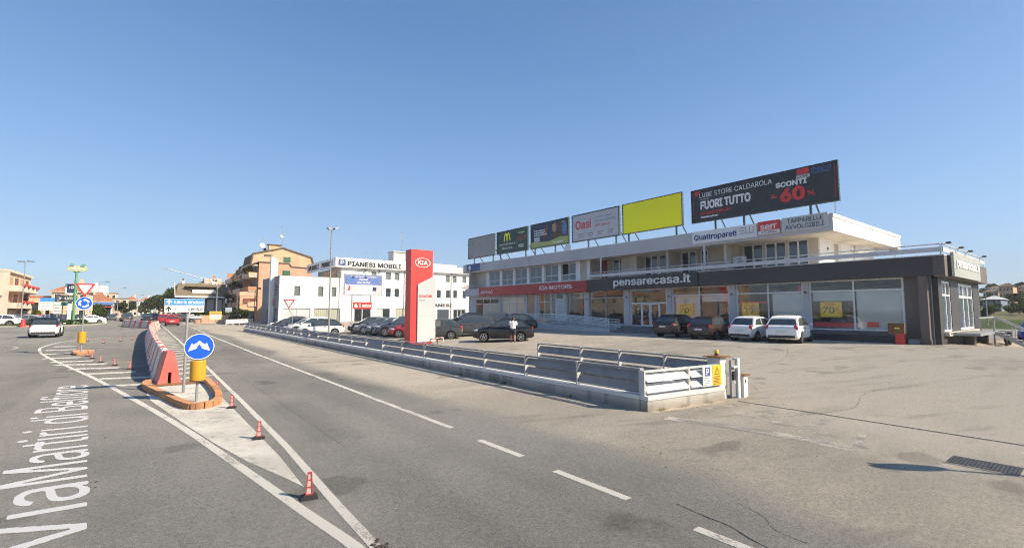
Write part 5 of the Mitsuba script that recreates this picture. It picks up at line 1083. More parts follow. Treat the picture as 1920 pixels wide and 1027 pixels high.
# ------------------------------------------------------------------ street furniture far left
k = thing('tall_green_sign', 'tall green pole carrying a lime coloured sign', 'sign'); put('pole', MB().tube((-9.3, 112, 0), (-9.3, 112, 9.2), .21, .17, n=12), 'm_green_pole', k, 40)
put('sign_box', MB().poly(Polygon(catmull([(-10.5, 9.3), (-10.3, 10.1), (-9.2, 10.25), (-8.1, 10.1), (-8.0, 9.4), (-9.2, 9.25), (-10.5, 9.3)], 5)), -.25, .25, face('y', 112)), 'm_lime', k); put('lettering', ftext(face('y', 111.75), 'ristorante', -10.1, -8.4, 9.55, 9.9, 0, .05, True), 'm_letter_white', k); put('bracket', MB().tube((-9.3, 112, 9.0), (-9.9, 112, 9.4), .1).tube((-9.3, 112, 9.0), (-8.7, 112, 9.4), .1), 'm_green_pole', k)
put('floodlight', MB().obox((-9.9, 111.6, 10.4), (.5, .4, .2)).obox((-8.4, 111.6, 10.4), (.5, .4, .2)), 'm_green_pole', k)
k = thing('tower_sign', 'white framed dark purple tower sign reading TOP', 'sign'); FF_ = face('y', 115)
put('frame', fbox(MB(), FF_, -10.9, -9.3, 5.4, 7.2, -.3, 0), 'm_white', k); put('panel', fbox(MB(), FF_, -10.65, -9.3, 5.55, 7.1, 0, .05), 'm_navy_print', k); put('lettering', ftext(FF_, 'TOP', -10.5, -9.5, 6.3, 6.85, .05, .08, True), 'm_letter_white', k); put('post', MB().box(-10.4, -9.9, 115.05, 115.3, 0, 5.4), 'm_white', k)
k = thing('dark_sign', 'long dark grey sign with pale capitals on a black pillar', 'sign'); put('panel', fbox(MB(), FF_, -12.0, -9.2, 4.05, 5.15, .1, .4), 'm_pole_dark', k); put('lettering', ftext(FF_, 'VOLVO', -11.6, -9.8, 4.4, 4.8, .4, .43, True), 'm_letter_white', k); put('pillar', fbox(MB(), FF_, -12.0, -11.5, 0, 4.05, .1, .35), 'm_sign_black', k)
k = thing('teal_sign', 'teal sign below the dark grey sign', 'sign'); put('panel', fbox(MB(), FF_, -12.1, -10.35, 3.3, 3.95, .5, .7), 'm_teal', k); put('emblem', disc_on(FF_, -11.75, 3.62, .2, .7, .72, 14), 'm_letter_white', k); put('pole', MB().tube((-11.0, 114.4, 0), (-11.0, 114.4, 3.3), .07, n=8), 'm_pole', k)
k = thing('direction_board', 'group of blue and white direction boards on two posts at the roundabout', 'road sign'); Fd = face('y', 108)
put('blue_panel', fbox(MB(), Fd, -13.1, -11.4, 3.9, 4.5, 0, .05), 'm_blue_dir', k)
for i in range(3): put('panel', fbox(MB(), Fd, -13.1, -11.6, 2.5 + i * .46, 2.92 + i * .46, 0, .05), 'm_white', k); put('print', lines(Fd, -12.9, -11.8, 2.58 + i * .46, 2.84 + i * .46, 1, .05, .06, 60 + i), 'm_letter_grey', k)
for i in range(4): put('side_panel', fbox(MB(), Fd, -11.4, -10.6, 1.9 + i * .5, 2.3 + i * .5, 0, .05), 'm_white', k)
for s in (-12.8, -11.9, -11.0): put('post', MB().tube((s, 108.06, 0), (s, 108.06, 4.2), .06, n=8), 'm_pole', k)
def lamp_post(lb, x, y, h, kind, m='m_pole'):
    k = thing('street_lamp', lb, 'street lamp'); put('base', MB().tube((x, y, 0), (x, y, .5), .12, .09, n=10), m, k, 40)
    put('pole', MB().tube((x, y, .5), (x, y, h), .085, .055, n=10), m, k, 40)
    if kind == 'twin':
        put('arm', MB().tube((x - .3, y, h), (x + .42, y, h + .15), .04, n=8), m, k)
        for s in (-.22, .36):
            put('lamp_head', MB().obox((x + s, y - .1, h + .12 + (.12 if s > 0 else 0)), (.46, .30, .12), rz=.3, ry=-.5 if s > 0 else .1), 'm_galv', k); put('lens', MB().obox((x + s, y - .12, h + .03 + (.12 if s > 0 else 0)), (.3, .2, .05), rz=.3, ry=-.5 if s > 0 else .1), 'm_lens', k)
    if kind == 'mast':
        pts = [(x, y, h), (x - .25, y, h + .35), (x - .8, y, h + .62), (x - 2.0, y, h + .75)] ; pts = [(x, y, h - .05), (x - .25, y, h + .35), (x - .9, y, h + .75), (x - 6.2, y, h + 2.2)]
        put('arm', MB().path(pts, .05, 8), m, k); put('lamp_head', MB().obox((x - 6.5, y, h + 2.25), (.6, .22, .10), ry=.2), 'm_galv', k)
    if kind == 'single':
        put('arm', MB().path([(x, y, h), (x + .3, y, h + .3), (x + 1.2, y, h + .4)], .05, 6), m, k); put('lamp_head', MB().obox((x + 1.5, y, h + .4), (.8, .3, .14)), 'm_pole_dark', k)
    if kind == 'flat':
        put('lamp_head', MB().obox((x - .5, y, h), (.9, .35, .14)).obox((x + .6, y, h + .08), (.9, .35, .14)), 'm_pole_dark', k)
lamp_post('tall grey twin headed street lamp standing in the yard behind the fence', 13.9, 45.8, 10.0, 'twin')
lamp_post('street lamp with a long curved arm reaching left over the road', 8.95, 84.8, 6.2, 'mast', 'm_galv')
lamp_post('tall lamp post in front of the cream and orange block', -15.4, 110, 10.4, 'flat')
lamp_post('small lamp post down the street, right of the green sign', -8.3, 150, 9.0, 'single')
lamp_post('thin lamp post far down the left side of the street', -5.9, 190, 9.0, 'single')
lamp_post('farthest lamp post down the street', -1.5, 230, 8.0, 'single')
lamp_post('dark twin lamp post behind the right end of the retail building', 110, 13.9, 6.0, 'flat')
k = thing('street_lamp', 'low lamp post with two drooping arms before the orange building', 'street lamp')
put('pole', MB().tube((13.6, 97, 0), (13.6, 97, 5.1), .07, n=8), 'm_pole_dark', k); put('arm', MB().path([(13.6, 97, 3.4), (12.4, 97, 4.4)], .04).path([(13.6, 97, 3.4), (15.6, 97, 4.1)], .04), 'm_pole_dark', k); put('lamp_head', MB().obox((12.3, 97, 4.45), (.4, .3, .2)).obox((15.7, 97, 4.2), (.5, .3, .2)), 'm_pole_dark', k)
k = thing('street_lamp', 'lamp post with a single hooked arm right of the drooping lamp', 'street lamp'); put('pole', MB().path([(16.3, 98, 0), (16.3, 98, 6.0), (16.9, 98, 6.5)], .05), 'm_pole_dark', k); put('lamp_head', MB().obox((17.0, 98, 6.5), (.5, .3, .3)), 'm_pole_dark', k)
k = thing('roadworks_sign', 'yellow and white information sign on the lamp pole with the long arm', 'road sign'); Fr = face('y', 84.65)
put('panel', fbox(MB(), Fr, 8.1, 9.65, 1.05, 2.3, 0, .04), 'm_lemon', k); put('header', fbox(MB(), Fr, 8.2, 9.55, 1.85, 2.22, .04, .05), 'm_sofa_orange', k); put('white_area', fbox(MB(), Fr, 8.2, 9.55, 1.15, 1.8, .04, .05), 'm_white', k); put('print', lines(Fr, 8.3, 9.4, 1.2, 1.75, 3, .05, .06, 71), 'm_letter_grey', k)
k = thing('road_sign', 'small white road sign on a thin pole left of the flower pot', 'road sign'); put('pole', MB().tube((7.0, 108, 0), (7.0, 108, 2.4), .04, n=6), 'm_pole', k); put('plate', MB().poly(rtri(0, 2.0, .4), 0, .03, plane_at(7.0, 107.9, 180)), 'm_white', k)
k = thing('red_beacon_post', 'orange red plastic marker beside the parked white car at the left edge', 'bollard'); put('body', MB().tube((-13.9, 101, 0), (-13.9, 101, 1.1), .35, .2, n=12), 'm_red', k, 40)
k = thing('yellow_bollard', 'small yellow bollard behind the white car driving away', 'bollard'); put('body', MB().tube((-11.6, 101, 0), (-11.6, 101, 1.3), .3, n=12), 'm_yellow_bollard', k, 40); put('cap', MB().tube((-11.6, 101, 1.3), (-11.6, 101, 1.9), .06, n=8), 'm_pole', k)

# ------------------------------------------------------------------ cars
def car_parts(kind):
    P = {'hatch': dict(L=4.05, W=1.72, H=1.49, wb=2.51, hood=.91, nose=.66, belt=.93, xa0=1.16, xa1=.16, xc1=-1.40, xc0=-1.86, tail=.93, r=.305, xb=-.42),
         'small': dict(L=3.56, W=1.63, H=1.49, wb=2.30, hood=.93, nose=.70, belt=.95, xa0=.92, xa1=.30, xc1=-1.12, xc0=-1.58, tail=.92, r=.295, xb=-.42),
         'suv': dict(L=4.42, W=1.84, H=1.64, wb=2.66, hood=1.02, nose=.80, belt=1.04, xa0=1.22, xa1=.16, xc1=-1.48, xc0=-2.06, tail=1.04, r=.345, xb=-.45),
         'wagon': dict(L=4.62, W=1.79, H=1.49, wb=2.70, hood=.90, nose=.68, belt=.94, xa0=1.24, xa1=.12, xc1=-1.75, xc0=-2.18, tail=.93, r=.315, xb=-.50),
         'sedan': dict(L=4.60, W=1.79, H=1.45, wb=2.68, hood=.88, nose=.66, belt=.93, xa0=1.18, xa1=.10, xc1=-1.02, xc0=-1.75, tail=.96, r=.315, xb=-.48)}[kind]
    L, W, H = P['L'], P['W'], P['H']; h = L / 2; gc = .22 if kind == 'suv' else .17
    wf, wr = P['wb'] / 2 + .06, -P['wb'] / 2 + .06
    st = [(-h, .80, gc + .20, P['tail'] - .16), (-h + .05, .88, gc + .12, P['tail'] - .04), (-h + .16, .935, gc + .06, P['tail']), (-h + .5, .98, gc + .02, P['belt'] + .01), (-h + 1.0, 1.0, gc, P['belt'] + .005), (-.4, 1.0, gc, P['belt'] - .01),
          (.4, 1.0, gc, P['belt'] - .03), (P['xa0'] - .1, .99, gc, P['hood'] + .01), (P['xa0'] + .35, .975, gc, P['hood'] - .035), (h - .5, .95, gc + .01, P['nose'] + .11), (h - .24, .90, gc + .03, P['nose'] + .03), (h - .08, .82, gc + .06, P['nose'] - .05), (h, .70, gc + .13, P['nose'] - .17)]
    rings = []
    for x, ws, zb, zt in st:
        w = W / 2 * ws; d = zt - zb
        half = [(0, zb), (w * .78, zb), (w * .93, zb + .06 * d + .02), (w * .985, zb + .25 * d), (w * 1.0, zb + .52 * d), (w * .985, zb + .74 * d), (w * .955, zb + .90 * d), (w * .86, zt - .008), (w * .62, zt + .018), (0, zt + .03)]
        ring = half + [(-y, z) for y, z in half[-2:0:-1]]
        rings.append([(x, y, z) for y, z in ring])
    n = len(rings[0]); v = np.array(rings).reshape(-1, 3); f = []
    for i in range(len(rings) - 1):
        for j in range(n):
            a, b = i * n + j, i * n + (j + 1) % n; f += [[a, b, b + n], [a, b + n, a + n]]
    e = (len(rings) - 1) * n
    for j in range(1, n - 1): f += [[0, j + 1, j], [e, e + j, e + j + 1]]
    tm = trimesh.Trimesh(v, f, process=True); tm.fix_normals()
    man = Manifold(Mesh(np.asarray(tm.vertices, np.float32), np.asarray(tm.faces, np.uint32)))
    for x in (wf, wr):
        for s in (-1, 1):
            cyl = Manifold.cylinder(.34, P['r'] + .065, P['r'] + .065, 32).rotate([90, 0, 0]).translate([x, s * (W / 2 - .10) + .17, P['r'] + .015])
            man = man - cyl
    body = man
    # greenhouse
    zb = P['belt'] - .03
    def yw(z): t = (z - zb) / (H - zb); return W / 2 * (.945 - .235 * t) 
    dr_ = {'small': .05, 'wagon': .06, 'sedan': .06}.get(kind, .10); prof = [(P['xa0'], P['hood'] - .03), (P['xa1'], H - .06), (P['xa1'] - .28, H - .015), (P['xa1'] - .62, H), (P['xc1'] + .35, H - .25 * dr_), (P['xc1'], H - .05 - dr_), (P['xc0'], P['tail'] - .03)]
    g = MB(); N = len(prof)
    Lp = [(x, yw(z), z) for x, z in prof]; Rp = [(x, -yw(z), z) for x, z in prof]
    g.poly(Polygon(prof), 0, 1, lambda x, z, t: (x, (1 if t > .5 else -1) * yw(z), z))
    # crowned roof skin
    cr = [(x, z + .022) for x, z in prof[1:6]]
    rv, rf = [], []
    for (x, z), (x0, z0) in zip(cr, prof[1:6]):
        rv += [(x0, yw(z0) * 1.002, z0 - .004), (x0, yw(z0) * .8, z0 + .018), (x0, 0, z0 + .03), (x0, -yw(z0) * .8, z0 + .018), (x0, -yw(z0) * 1.002, z0 - .004)]
    for i in range(4):
        for j in range(4): a = i * 5 + j; rf.append([a, a + 1, a + 6, a + 5])
    g.add(rv, rf)
    side = Polygon([(P['xa0'] - .10, P['belt'] + .01), (P['xa1'] - .03, H - .10), ((P['xa1'] + P['xc1']) / 2, H - .075), (P['xc1'] + .14, H - .10 - dr_), (P['xc0'] + .26, P['belt'] + .02)]).buffer(-.02, join_style=1)
    sw = []
    cuts = [(P['xb'] + .03, 9), (-9, P['xb'] - .03)] if kind != 'small' else [(P['xb'] + .03, 9), (-9, P['xb'] - .03)]
    for a, b in cuts:
        pg = side.intersection(sbox(a, 0, b, 3))
        for s in (1, -1): sw.append(MB().poly(pg, 0, .008, lambda x, z, t, s=s: (x, s * (yw(z) + .001 + t), z)))
    def panel(p0, p1, in0, in1, iy, off):
        (x0, z0), (x1, z1) = p0, p1
        q = lambda t: (x0 + (x1 - x0) * t, z0 + (z1 - z0) * t)
        a, b = q(in0), q(in1); nx, nz = (z1 - z0), -(x1 - x0); ln = math.hypot(nx, nz); nx, nz = nx / ln, nz / ln
        if (nx < 0) != (off < 0): nx, nz = -nx, -nz
        o = abs(off); m = MB()
        c = [(a[0], -yw(a[1]) + iy, a[1]), (a[0], yw(a[1]) - iy, a[1]), (b[0], yw(b[1]) - iy, b[1]), (b[0], -yw(b[1]) + iy, b[1])]
        return m.add([(x + nx * .001, y, z + nz * .001) for x, y, z in c] + [(x + nx * o, y, z + nz * o) for x, y, z in c], MB.BF)
    wsn = panel(prof[0], prof[1], .10, .95, .05, .008); rwn = panel(prof[6], prof[5], .22, .93, .07, -.008)
    out = [('body', body, 'PAINT', 35), ('cabin', g, 'PAINT', 35), ('windscreen', wsn, 'm_car_glass', False), ('rear_window', rwn, 'm_car_glass', False)]
    out += [('side_window', s, 'm_car_glass', False) for s in sw]
    zl = P['nose'] - .01
    for s in (-1, 1):
        out.append(('headlight', MB().ell((h - .30, s * (W / 2 - .25), zl), (.22, .17, .075)), 'm_lens', 40))
        tl = (-h + .115, s * (W / 2 - .17), P['tail'] - .10)
        out.append(('taillight', MB().ell(tl, (.09, .11, .17 if kind != 'suv' else .10)), 'm_taillight', 40))
        out.append(('door_mirror', MB().ell((P['xa0'] - .28, s * (W / 2 + .06), P['belt'] + .07), (.07, .10, .065)), 'PAINT', 40))
        for xh in (-.38, -1.25): out.append(('door_handle', MB().box(xh, xh + .18, s * (W / 2) - .025, s * (W / 2) + .011, P['belt'] - .13, P['belt'] - .10), 'm_trim_black', False))
        out.append(('sill', MB().box(wr + P['r'] + .1, wf - P['r'] - .1, s * (W / 2) - .06, s * (W / 2) - .008, gc - .01, gc + .11), 'm_trim_black', False))
    seam = []
    hw = [(.93, .06), (.985, .25), (1.0, .52), (.985, .74), (.955, .90)]
    for xs in (P['xb'], P['xa0'] - .22, wr + P['r'] + .16 if kind != 'small' else P['xb']):
        for s in (-1, 1): seam.append(MB().path([(xs, s * (W / 2 * q + .001), gc + .03 + (P['belt'] - .015 - gc) * t) for q, t in hw], .008, 4))
    for q in seam: out.append(('door_gap', q, 'm_trim_black', False))
    out.append(('rear_bumper', MB().box(-h - .012, -h + .3, -W * .38, W * .38, gc + .13, gc + .27), 'm_trim_black', False))
    out.append(('front_grille', MB().box(h - .3, h + .012, -W * .27, W * .27, gc + .14, gc + .30), 'm_trim_black', False))
    out.append(('number_plate', MB().box(-h - .016, -h + .1, -.26, .26, .60 if kind != 'suv' else .74, .71 if kind != 'suv' else .85), 'm_plate', False)); out.append(('number_plate', MB().box(h, h + .022, -.26, .26, gc + .24, gc + .35), 'm_plate', False))
    ty = trimesh.creation.revolve(np.array([(P['r'] * .66, -.09), (P['r'] * .93, -.10), (P['r'], -.075), (P['r'], .075), (P['r'] * .93, .10), (P['r'] * .66, .09)]), sections=28)
    hub = MB()
    RX = trimesh.transformations.rotation_matrix(math.pi / 2, [1, 0, 0])
    rr = P['r'] * .67
    spoke = unary_union([Polygon([(-.035, .03), (.035, .03), (.028, rr * .97), (-.028, rr * .97)])] + [Point(0, 0).buffer(.07)])
    from shapely import affinity
    sp = unary_union([affinity.rotate(spoke, 72 * i, origin=(0, 0)) for i in range(5)] + [Point(0, 0).buffer(rr).difference(Point(0, 0).buffer(rr - .035))])
    wheels = []
    for x in (wf, wr):
        for s in (-1, 1):
            M = trimesh.transformations.translation_matrix((x, s * (W / 2 - .115), P['r'])) @ RX
            wheels.append((MB().mesh(ty, M).tube((x, s * (W / 2 - .16), P['r']), (x, s * (W / 2 - .12), P['r']), rr, n=20).tube((x, s * (W / 2 - .268), P['r']), (x, s * (W / 2 - .205), P['r']), P['r'] + .05, P['r'] * .7, n=20),
                           MB().poly(sp, -.02, .02, lambda a, b, c, x=x, s=s: (x + a, s * (W / 2 - .035) + c, P['r'] + b))))
    if kind == 'suv':
        for x in (wf, wr):
            arch = LineString([(x + (P['r'] + .085) * math.cos(t), P['r'] + .015 + (P['r'] + .085) * math.sin(t)) for t in np.linspace(-.35, math.pi + .35, 18)]).buffer(.045, cap_style=2)
            for s in (-1, 1): out.append(('wheel_arch', MB().poly(arch, 0, .035, lambda a, b, c, s=s: (a, s * (W / 2 - .022 + c), b)), 'm_trim_black', False))
    pl = [(n_, mikit.ply(m_.build() if isinstance(m_, MB) else m_, None, smooth=sm_), bs) for n_, m_, bs, sm_ in out]
    return pl, [(mikit.ply(a.build(), None, smooth=40), mikit.ply(b.build())) for a, b in wheels]
CARS = {}
def car(kind, paint, x, y, az, label, s=1.0, z=None, roof=None, group=None, plain=False):
    if kind not in CARS: CARS[kind] = car_parts(kind)
    k = thing('parked_car' if 'park' in label or group else 'car', label, 'car', group)
    tw = T().translate([x, y, rise(x, y) if z is None else z]).rotate([0, 0, 1], 90 - az).scale(s)
    pm = 'm_car_' + paint
    skip = ('door_gap', 'wheel_arch', 'door_handle', 'number_plate', 'sill', 'door_mirror', 'front_grille', 'rear_bumper') if plain else ()
    for n, d, m in CARS[kind][0]:
        if n in skip: continue
        mm = pm if m == 'PAINT' else m
        if n == 'cabin' and roof: mm = 'm_car_' + roof
        put(n, d, mm, k, tw=tw)
    for t, r in CARS[kind][1]:
        w = put('wheel', t, 'm_tyre', k, tw=tw)
        put('rim', r, 'm_rim', w, tw=tw)
    return k
SHOP, YARD = 'cars parked in front of the shop windows', 'cars parked in the showroom yard'
car('suv', 'black', 31.9, 20.6, 88, 'black crossover parked leftmost in front of the shop steps', 1.0, group=SHOP)
car('hatch', 'brown', 31.5, 17.7, 86, 'dark brown hatchback parked second from left before the shop windows', 1.04, group=SHOP)
car('small', 'white', 31.8, 15.0, 92, 'small rounded white car parked left of the white hatchback', 1.04, group=SHOP)
car('hatch', 'white', 31.9, 12.85, 80, 'white hatchback parked rightmost before the shop windows', 1.08, group=SHOP)
rowA = [('hatch', 'white', 'roof_black'), ('suv', 'white', None), ('hatch', 'silver', None), ('sedan', 'navy', None), ('suv', 'charcoal', None), ('hatch', 'white', None)]
na = ['white crossover with dark roof, nearest of the row behind the fence', 'white car parked second in the row behind the fence', 'silver hatchback parked third in the row behind the fence', 'navy sedan parked fourth in the row behind the fence', 'charcoal car parked fifth in the row behind the fence', 'white hatchback parked farthest left in the row behind the fence']
for i, ((kd, pt, rf_), lb) in enumerate(zip(rowA, na)):
    car(kd, pt, 13.75 - .02 * i, 47.9 + 2.75 * i, -76, lb, 1.06, group=YARD, roof='black' if rf_ else None)
nb = [('hatch', 'deep_red', 'dark red car parked beside the totem, partly hidden by it'), ('suv', 'navy', 'navy crossover parked left of the dark red car'), ('hatch', 'slate', 'slate blue hatchback parked in the middle of the yard row'), ('wagon', 'slate', 'grey blue estate parked second from left in the yard row'), ('hatch', 'black', 'black hatchback parked leftmost of the yard row under the red sign')]
for i, (kd, pt, lb) in enumerate(nb):
    car(kd, pt, 18.75 + .05 * i, 38.0 + 2.7 * i, -72, lb, 1.06, group=YARD)
car('hatch', 'charcoal', 18.7, 34.0, -56, 'charcoal hatchback parked right of the white totem panel', 1.06, group=YARD)
car('wagon', 'charcoal', 22.0, 34.4, -58, 'dark grey estate parked behind the black crossover', 1.1, group=YARD)
car('suv', 'black', 20.6, 27.5, -52, 'black crossover with a person at its side, nearest in the yard', .98, group=YARD)
car('suv', 'black', 27.6, 43.6, -60, 'black car parked leftmost of three behind the dark grey estate', 1.05, group=YARD)
car('suv', 'charcoal', 27.9, 39.4, -60, 'dark car parked in the middle of three near the showroom', 1.1, group=YARD)
car('suv', 'black', 28.0, 35.8, -60, 'black car parked rightmost of three near the showroom', 1.0, group=YARD)
car('suv', 'white', -6.75, 60.5, -1, 'white crossover with black roof driving away in the left lane', 1.08, roof='black')
car('suv', 'white', -17.4, 107.5, -84, 'white car cut by the left edge of the picture', 1.1)
car('sedan', 'white', -7.8, 117.0, -112, 'white sedan turning at the roundabout behind the give way sign', 1.12)
car('hatch', 'red', 3.95, 94.5, 2, 'red hatchback driving away behind the direction sign', 1.12)
car('suv', 'deep_red', 3.4, 112, 3, 'dark red car ahead of the red hatchback', 1.05, plain=True)
car('suv', 'black', 1.0, 128, 182, 'black car coming towards the roundabout, nearest in the oncoming lane', 1.1, plain=True)
car('suv', 'charcoal', -2.6, 140, 184, 'charcoal van like car coming down the street left of the black car', 1.15, plain=True)
car('hatch', 'white', -3.4, 160, 182, 'white car farther down the oncoming lane', 1.15, plain=True)
car('suv', 'navy', 2.6, 150, 0, 'navy car ahead in the far right lane', 1.1, plain=True)
car('sedan', 'charcoal', -6.0, 158, 176, 'dark car standing at the left kerb near the red tiled shop', 1.1, plain=True)
car('wagon', 'navy', 9.6, 122, 80, 'dark car parked before the brown roofed house', 1.1, plain=True)
car('suv', 'charcoal', 6.6, 126, 60, 'dark car parked left of the road sign by the brown roofed house', 1.1, plain=True)
lf = [('wagon', 'charcoal', -20.4, 109, -80, 'grey estate parked at the left edge before the cream block'), ('wagon', 'navy', -18.0, 113.0, -80, 'navy estate parked behind the white car at the left edge'), ('suv', 'charcoal', -16.6, 116.5, -78, 'charcoal car parked before the shop under the balconies'), ('hatch', 'silver', -15.2, 113.0, -85, 'silver car parked behind the tall lamp post'), ('hatch', 'red', -14.0, 117.5, 10, 'red car parked left of the direction boards'),
      ('suv', 'navy', -13.4, 121.5, -70, 'navy car parked behind the direction boards'), ('hatch', 'black', -9.6, 123, -80, 'black car parked behind the tall green pole'), ('sedan', 'black', -11.6, 122, -90, 'black sedan parked behind the dark sign pillar'), ('small', 'pale_blue', -12.9, 116, 176, 'small blue car parked under the direction boards')]
for kd, pt, x, y, a, lb in lf: car(kd, pt, x, y, a, lb, 1.12, plain=True, z=.05)
car('suv', 'blue', 53.6, 3.9, -88, 'bright blue car parked behind the metal staircase', 1.1)
k = thing('scooter', 'dark scooter parked under the staircase landing', 'scooter')
sx, sy = 44.0, 4.75
for dx in (0, 1.2): put('wheel', MB().mesh(trimesh.creation.torus(.22, .06, major_sections=18, minor_sections=8), trimesh.transformations.translation_matrix((sx + dx, sy, .28)) @ trimesh.transformations.rotation_matrix(math.pi / 2, [1, 0, 0])), 'm_tyre', k, 40)
put('body', MB().poly(Polygon(catmull([(.1, .35), (.5, .32), (.9, .3), (1.35, .5), (1.4, .85), (.9, .88), (.75, .5), (.35, .45), (.2, .9), (.08, .85), (.1, .35)], 4)), -.14, .14, lambda a, b, c: (sx + a, sy + c, b)), 'm_trim_black', k); put('handlebar', MB().tube((sx + .12, sy - .3, 1.05), (sx + .12, sy + .3, 1.05), .03).tube((sx + .12, sy, .8), (sx + .12, sy, 1.05), .03), 'm_pole', k); put('seat', MB().obox((sx + 1.1, sy, .92), (.6, .26, .1)), 'm_trim_black', k)

# ------------------------------------------------------------------ people
def limb(ch):
    out = []
    for (a, ra), (b, rb) in zip(ch[:-1], ch[1:]):
        pts = []
        for c, r in ((a, ra), (b, rb)):
            s = trimesh.creation.icosphere(1, r); pts.append(s.vertices + np.array(c))
        out.append(Manifold.hull_points(np.vstack(pts)))
    return out
def smoothed(parts, edge=.03, it=8):
    m = Manifold.batch_boolean(parts, manifold3d.OpType.Add).refine_to_length(edge).to_mesh()
    t = trimesh.Trimesh(m.vert_properties[:, :3], m.tri_verts, process=True)
    trimesh.smoothing.filter_taubin(t, iterations=it); return t
def person(x, y, az, label, shirt, shorts=True, reach=True, h=1.72, lean=.08):
    k = thing('person', label, 'person'); s = h / 1.72
    tw = T().translate([x, y, rise(x, y)]).rotate([0, 0, 1], 90 - az).scale(s)
    l = lean
    hip, chest, neck, head = (0, 0, .92), (l, 0, 1.25), (l * 1.5, 0, 1.45), (l * 1.8 + .03, 0, 1.60)
    sk = limb([((l * 1.4, 0, 1.40), .062), ((l * 1.7, 0, 1.50), .056)]) + limb([((head[0] - .01, 0, 1.61), .098), ((head[0] + .02, 0, 1.55), .078)]) + limb([((head[0] + .09, 0, 1.585), .018), ((head[0] + .105, 0, 1.57), .016)])
    for sd in (-1, 1):
        sk += limb([((.02 * sd, sd * .10, .60), .088), ((.03 + .04 * sd, sd * .11, .48), .062), ((.05 * sd, sd * .115, .34), .060), ((-.02 + .06 * sd, sd * .12, .08), .042)])
        el_, wr_ = ((l + .20, sd * .26, 1.18), (l + .42, sd * .18, 1.28)) if reach else ((l - .04, sd * .27, 1.12), (l + .08, sd * .26, .88))
        sk += limb([((l * 1.2, sd * .20, 1.38), .058), (el_, .045), (wr_, .032)])
        dv = np.array(wr_) - np.array(el_); dv /= np.linalg.norm(dv); w0 = np.array(wr_); pn = w0 + dv * .08
        sk += limb([(tuple(w0), .03), (tuple(pn), .036)])
        for q in range(4):
            b0 = pn + np.array([0, 0, 1]) * (q - 1.5) * .019 + dv * .01; b1 = b0 + dv * (.065 - .008 * abs(q - 1.2)) + np.array([0, -sd * .02, -.012]); sk += limb([(tuple(b0), .011), (tuple(b1), .009)])
        b0 = w0 + dv * .03; sk += limb([(tuple(b0), .013), (tuple(b0 + dv * .045 + np.array([0, -sd * .02, .045])), .010)])
        sk += limb([((head[0] - .005, sd * .098, 1.60), .022), ((head[0] - .01, sd * .104, 1.575), .016)])
    put('body', smoothed(sk, .028, 6), 'm_skin', k, True, tw)
    sh = limb([((0, 0, .98), .15), ((l * .6, 0, 1.12), .145), ((l, 0, 1.28), .165), ((l * 1.3, 0, 1.40), .105)])
    for sd in (-1, 1):
        sh += limb([((0, sd * .07, .96), .125), ((l, sd * .12, 1.28), .115), ((l * 1.25, sd * .19, 1.385), .075)])
        el_ = (l + .12, sd * .25, 1.25) if reach else (l - .02, sd * .25, 1.23); sh += limb([((l * 1.2, sd * .20, 1.385), .080), (el_, .068)])
    put('shirt', smoothed(sh, .035, 6), shirt, k, True, tw)
    so = limb([((0, -.07, .92), .13), ((0, .07, .92), .13)])
    for sd in (-1, 1): so += limb([((0, sd * .085, .90), .13), ((.02 * sd, sd * .105, .58), .105)])
    put('shorts', smoothed(so, .035, 5), 'm_shorts', k, True, tw)
    put('hair', smoothed(limb([((head[0] - .03, 0, 1.64), .100), ((head[0] - .01, 0, 1.66), .096)]) + limb([((head[0] - .055, 0, 1.62), .085), ((head[0] - .06, 0, 1.55), .06)]), .03, 4), 'm_hair', k, True, tw)
    for sd in (-1, 1):
        put('shoe', smoothed(limb([((-.04 + .06 * sd, sd * .12, .045), .045), ((.12 + .06 * sd, sd * .13, .035), .038)]), .03, 4), 'm_trim_black', k, True, tw)
        put('eye', MB().ell((head[0] + .086, sd * .034, 1.605), (.012, .016, .010), 1), 'm_letter_black', k, tw=tw)
    put('mouth', MB().ell((head[0] + .088, 0, 1.535), (.010, .024, .006), 1), 'm_red_dark', k, tw=tw)
person(20.35, 26.05, 40, 'person in a white shirt and dark shorts leaning at the side of the black crossover', 'm_shirt')

# ------------------------------------------------------------------ trees and shrubs
def leaves(c, r, n, size, seed, shell=.55):
    rg = np.random.default_rng(seed); nc = max(5, n // 130)
    d = rg.normal(size=(nc, 3)); d /= np.linalg.norm(d, axis=1, keepdims=True); cc = d * rg.uniform(.25, .78, (nc, 1)) * r
    which = rg.integers(0, nc, n); q = rg.normal(size=(n, 3)); q /= np.linalg.norm(q, axis=1, keepdims=True)
    p = cc[which] + q * (rg.uniform(shell, 1.0, (n, 1)) ** .6) * np.array(r) * rg.uniform(.26, .46, (nc, 1))[which] + np.array(c)
    a = rg.normal(size=(n, 3)); a /= np.linalg.norm(a, axis=1, keepdims=True); b = np.cross(a, rg.normal(size=(n, 3))); b /= np.linalg.norm(b, axis=1, keepdims=True)
    s = size * rg.uniform(.6, 1.3, (n, 1))
    v = np.stack([p - a * s, p + b * s * .55, p + a * s, p - b * s * .55], 1).reshape(-1, 3)
    i = np.arange(n)[:, None] * 4
    return v, np.hstack([i, i + 1, i + 2, i + 3])
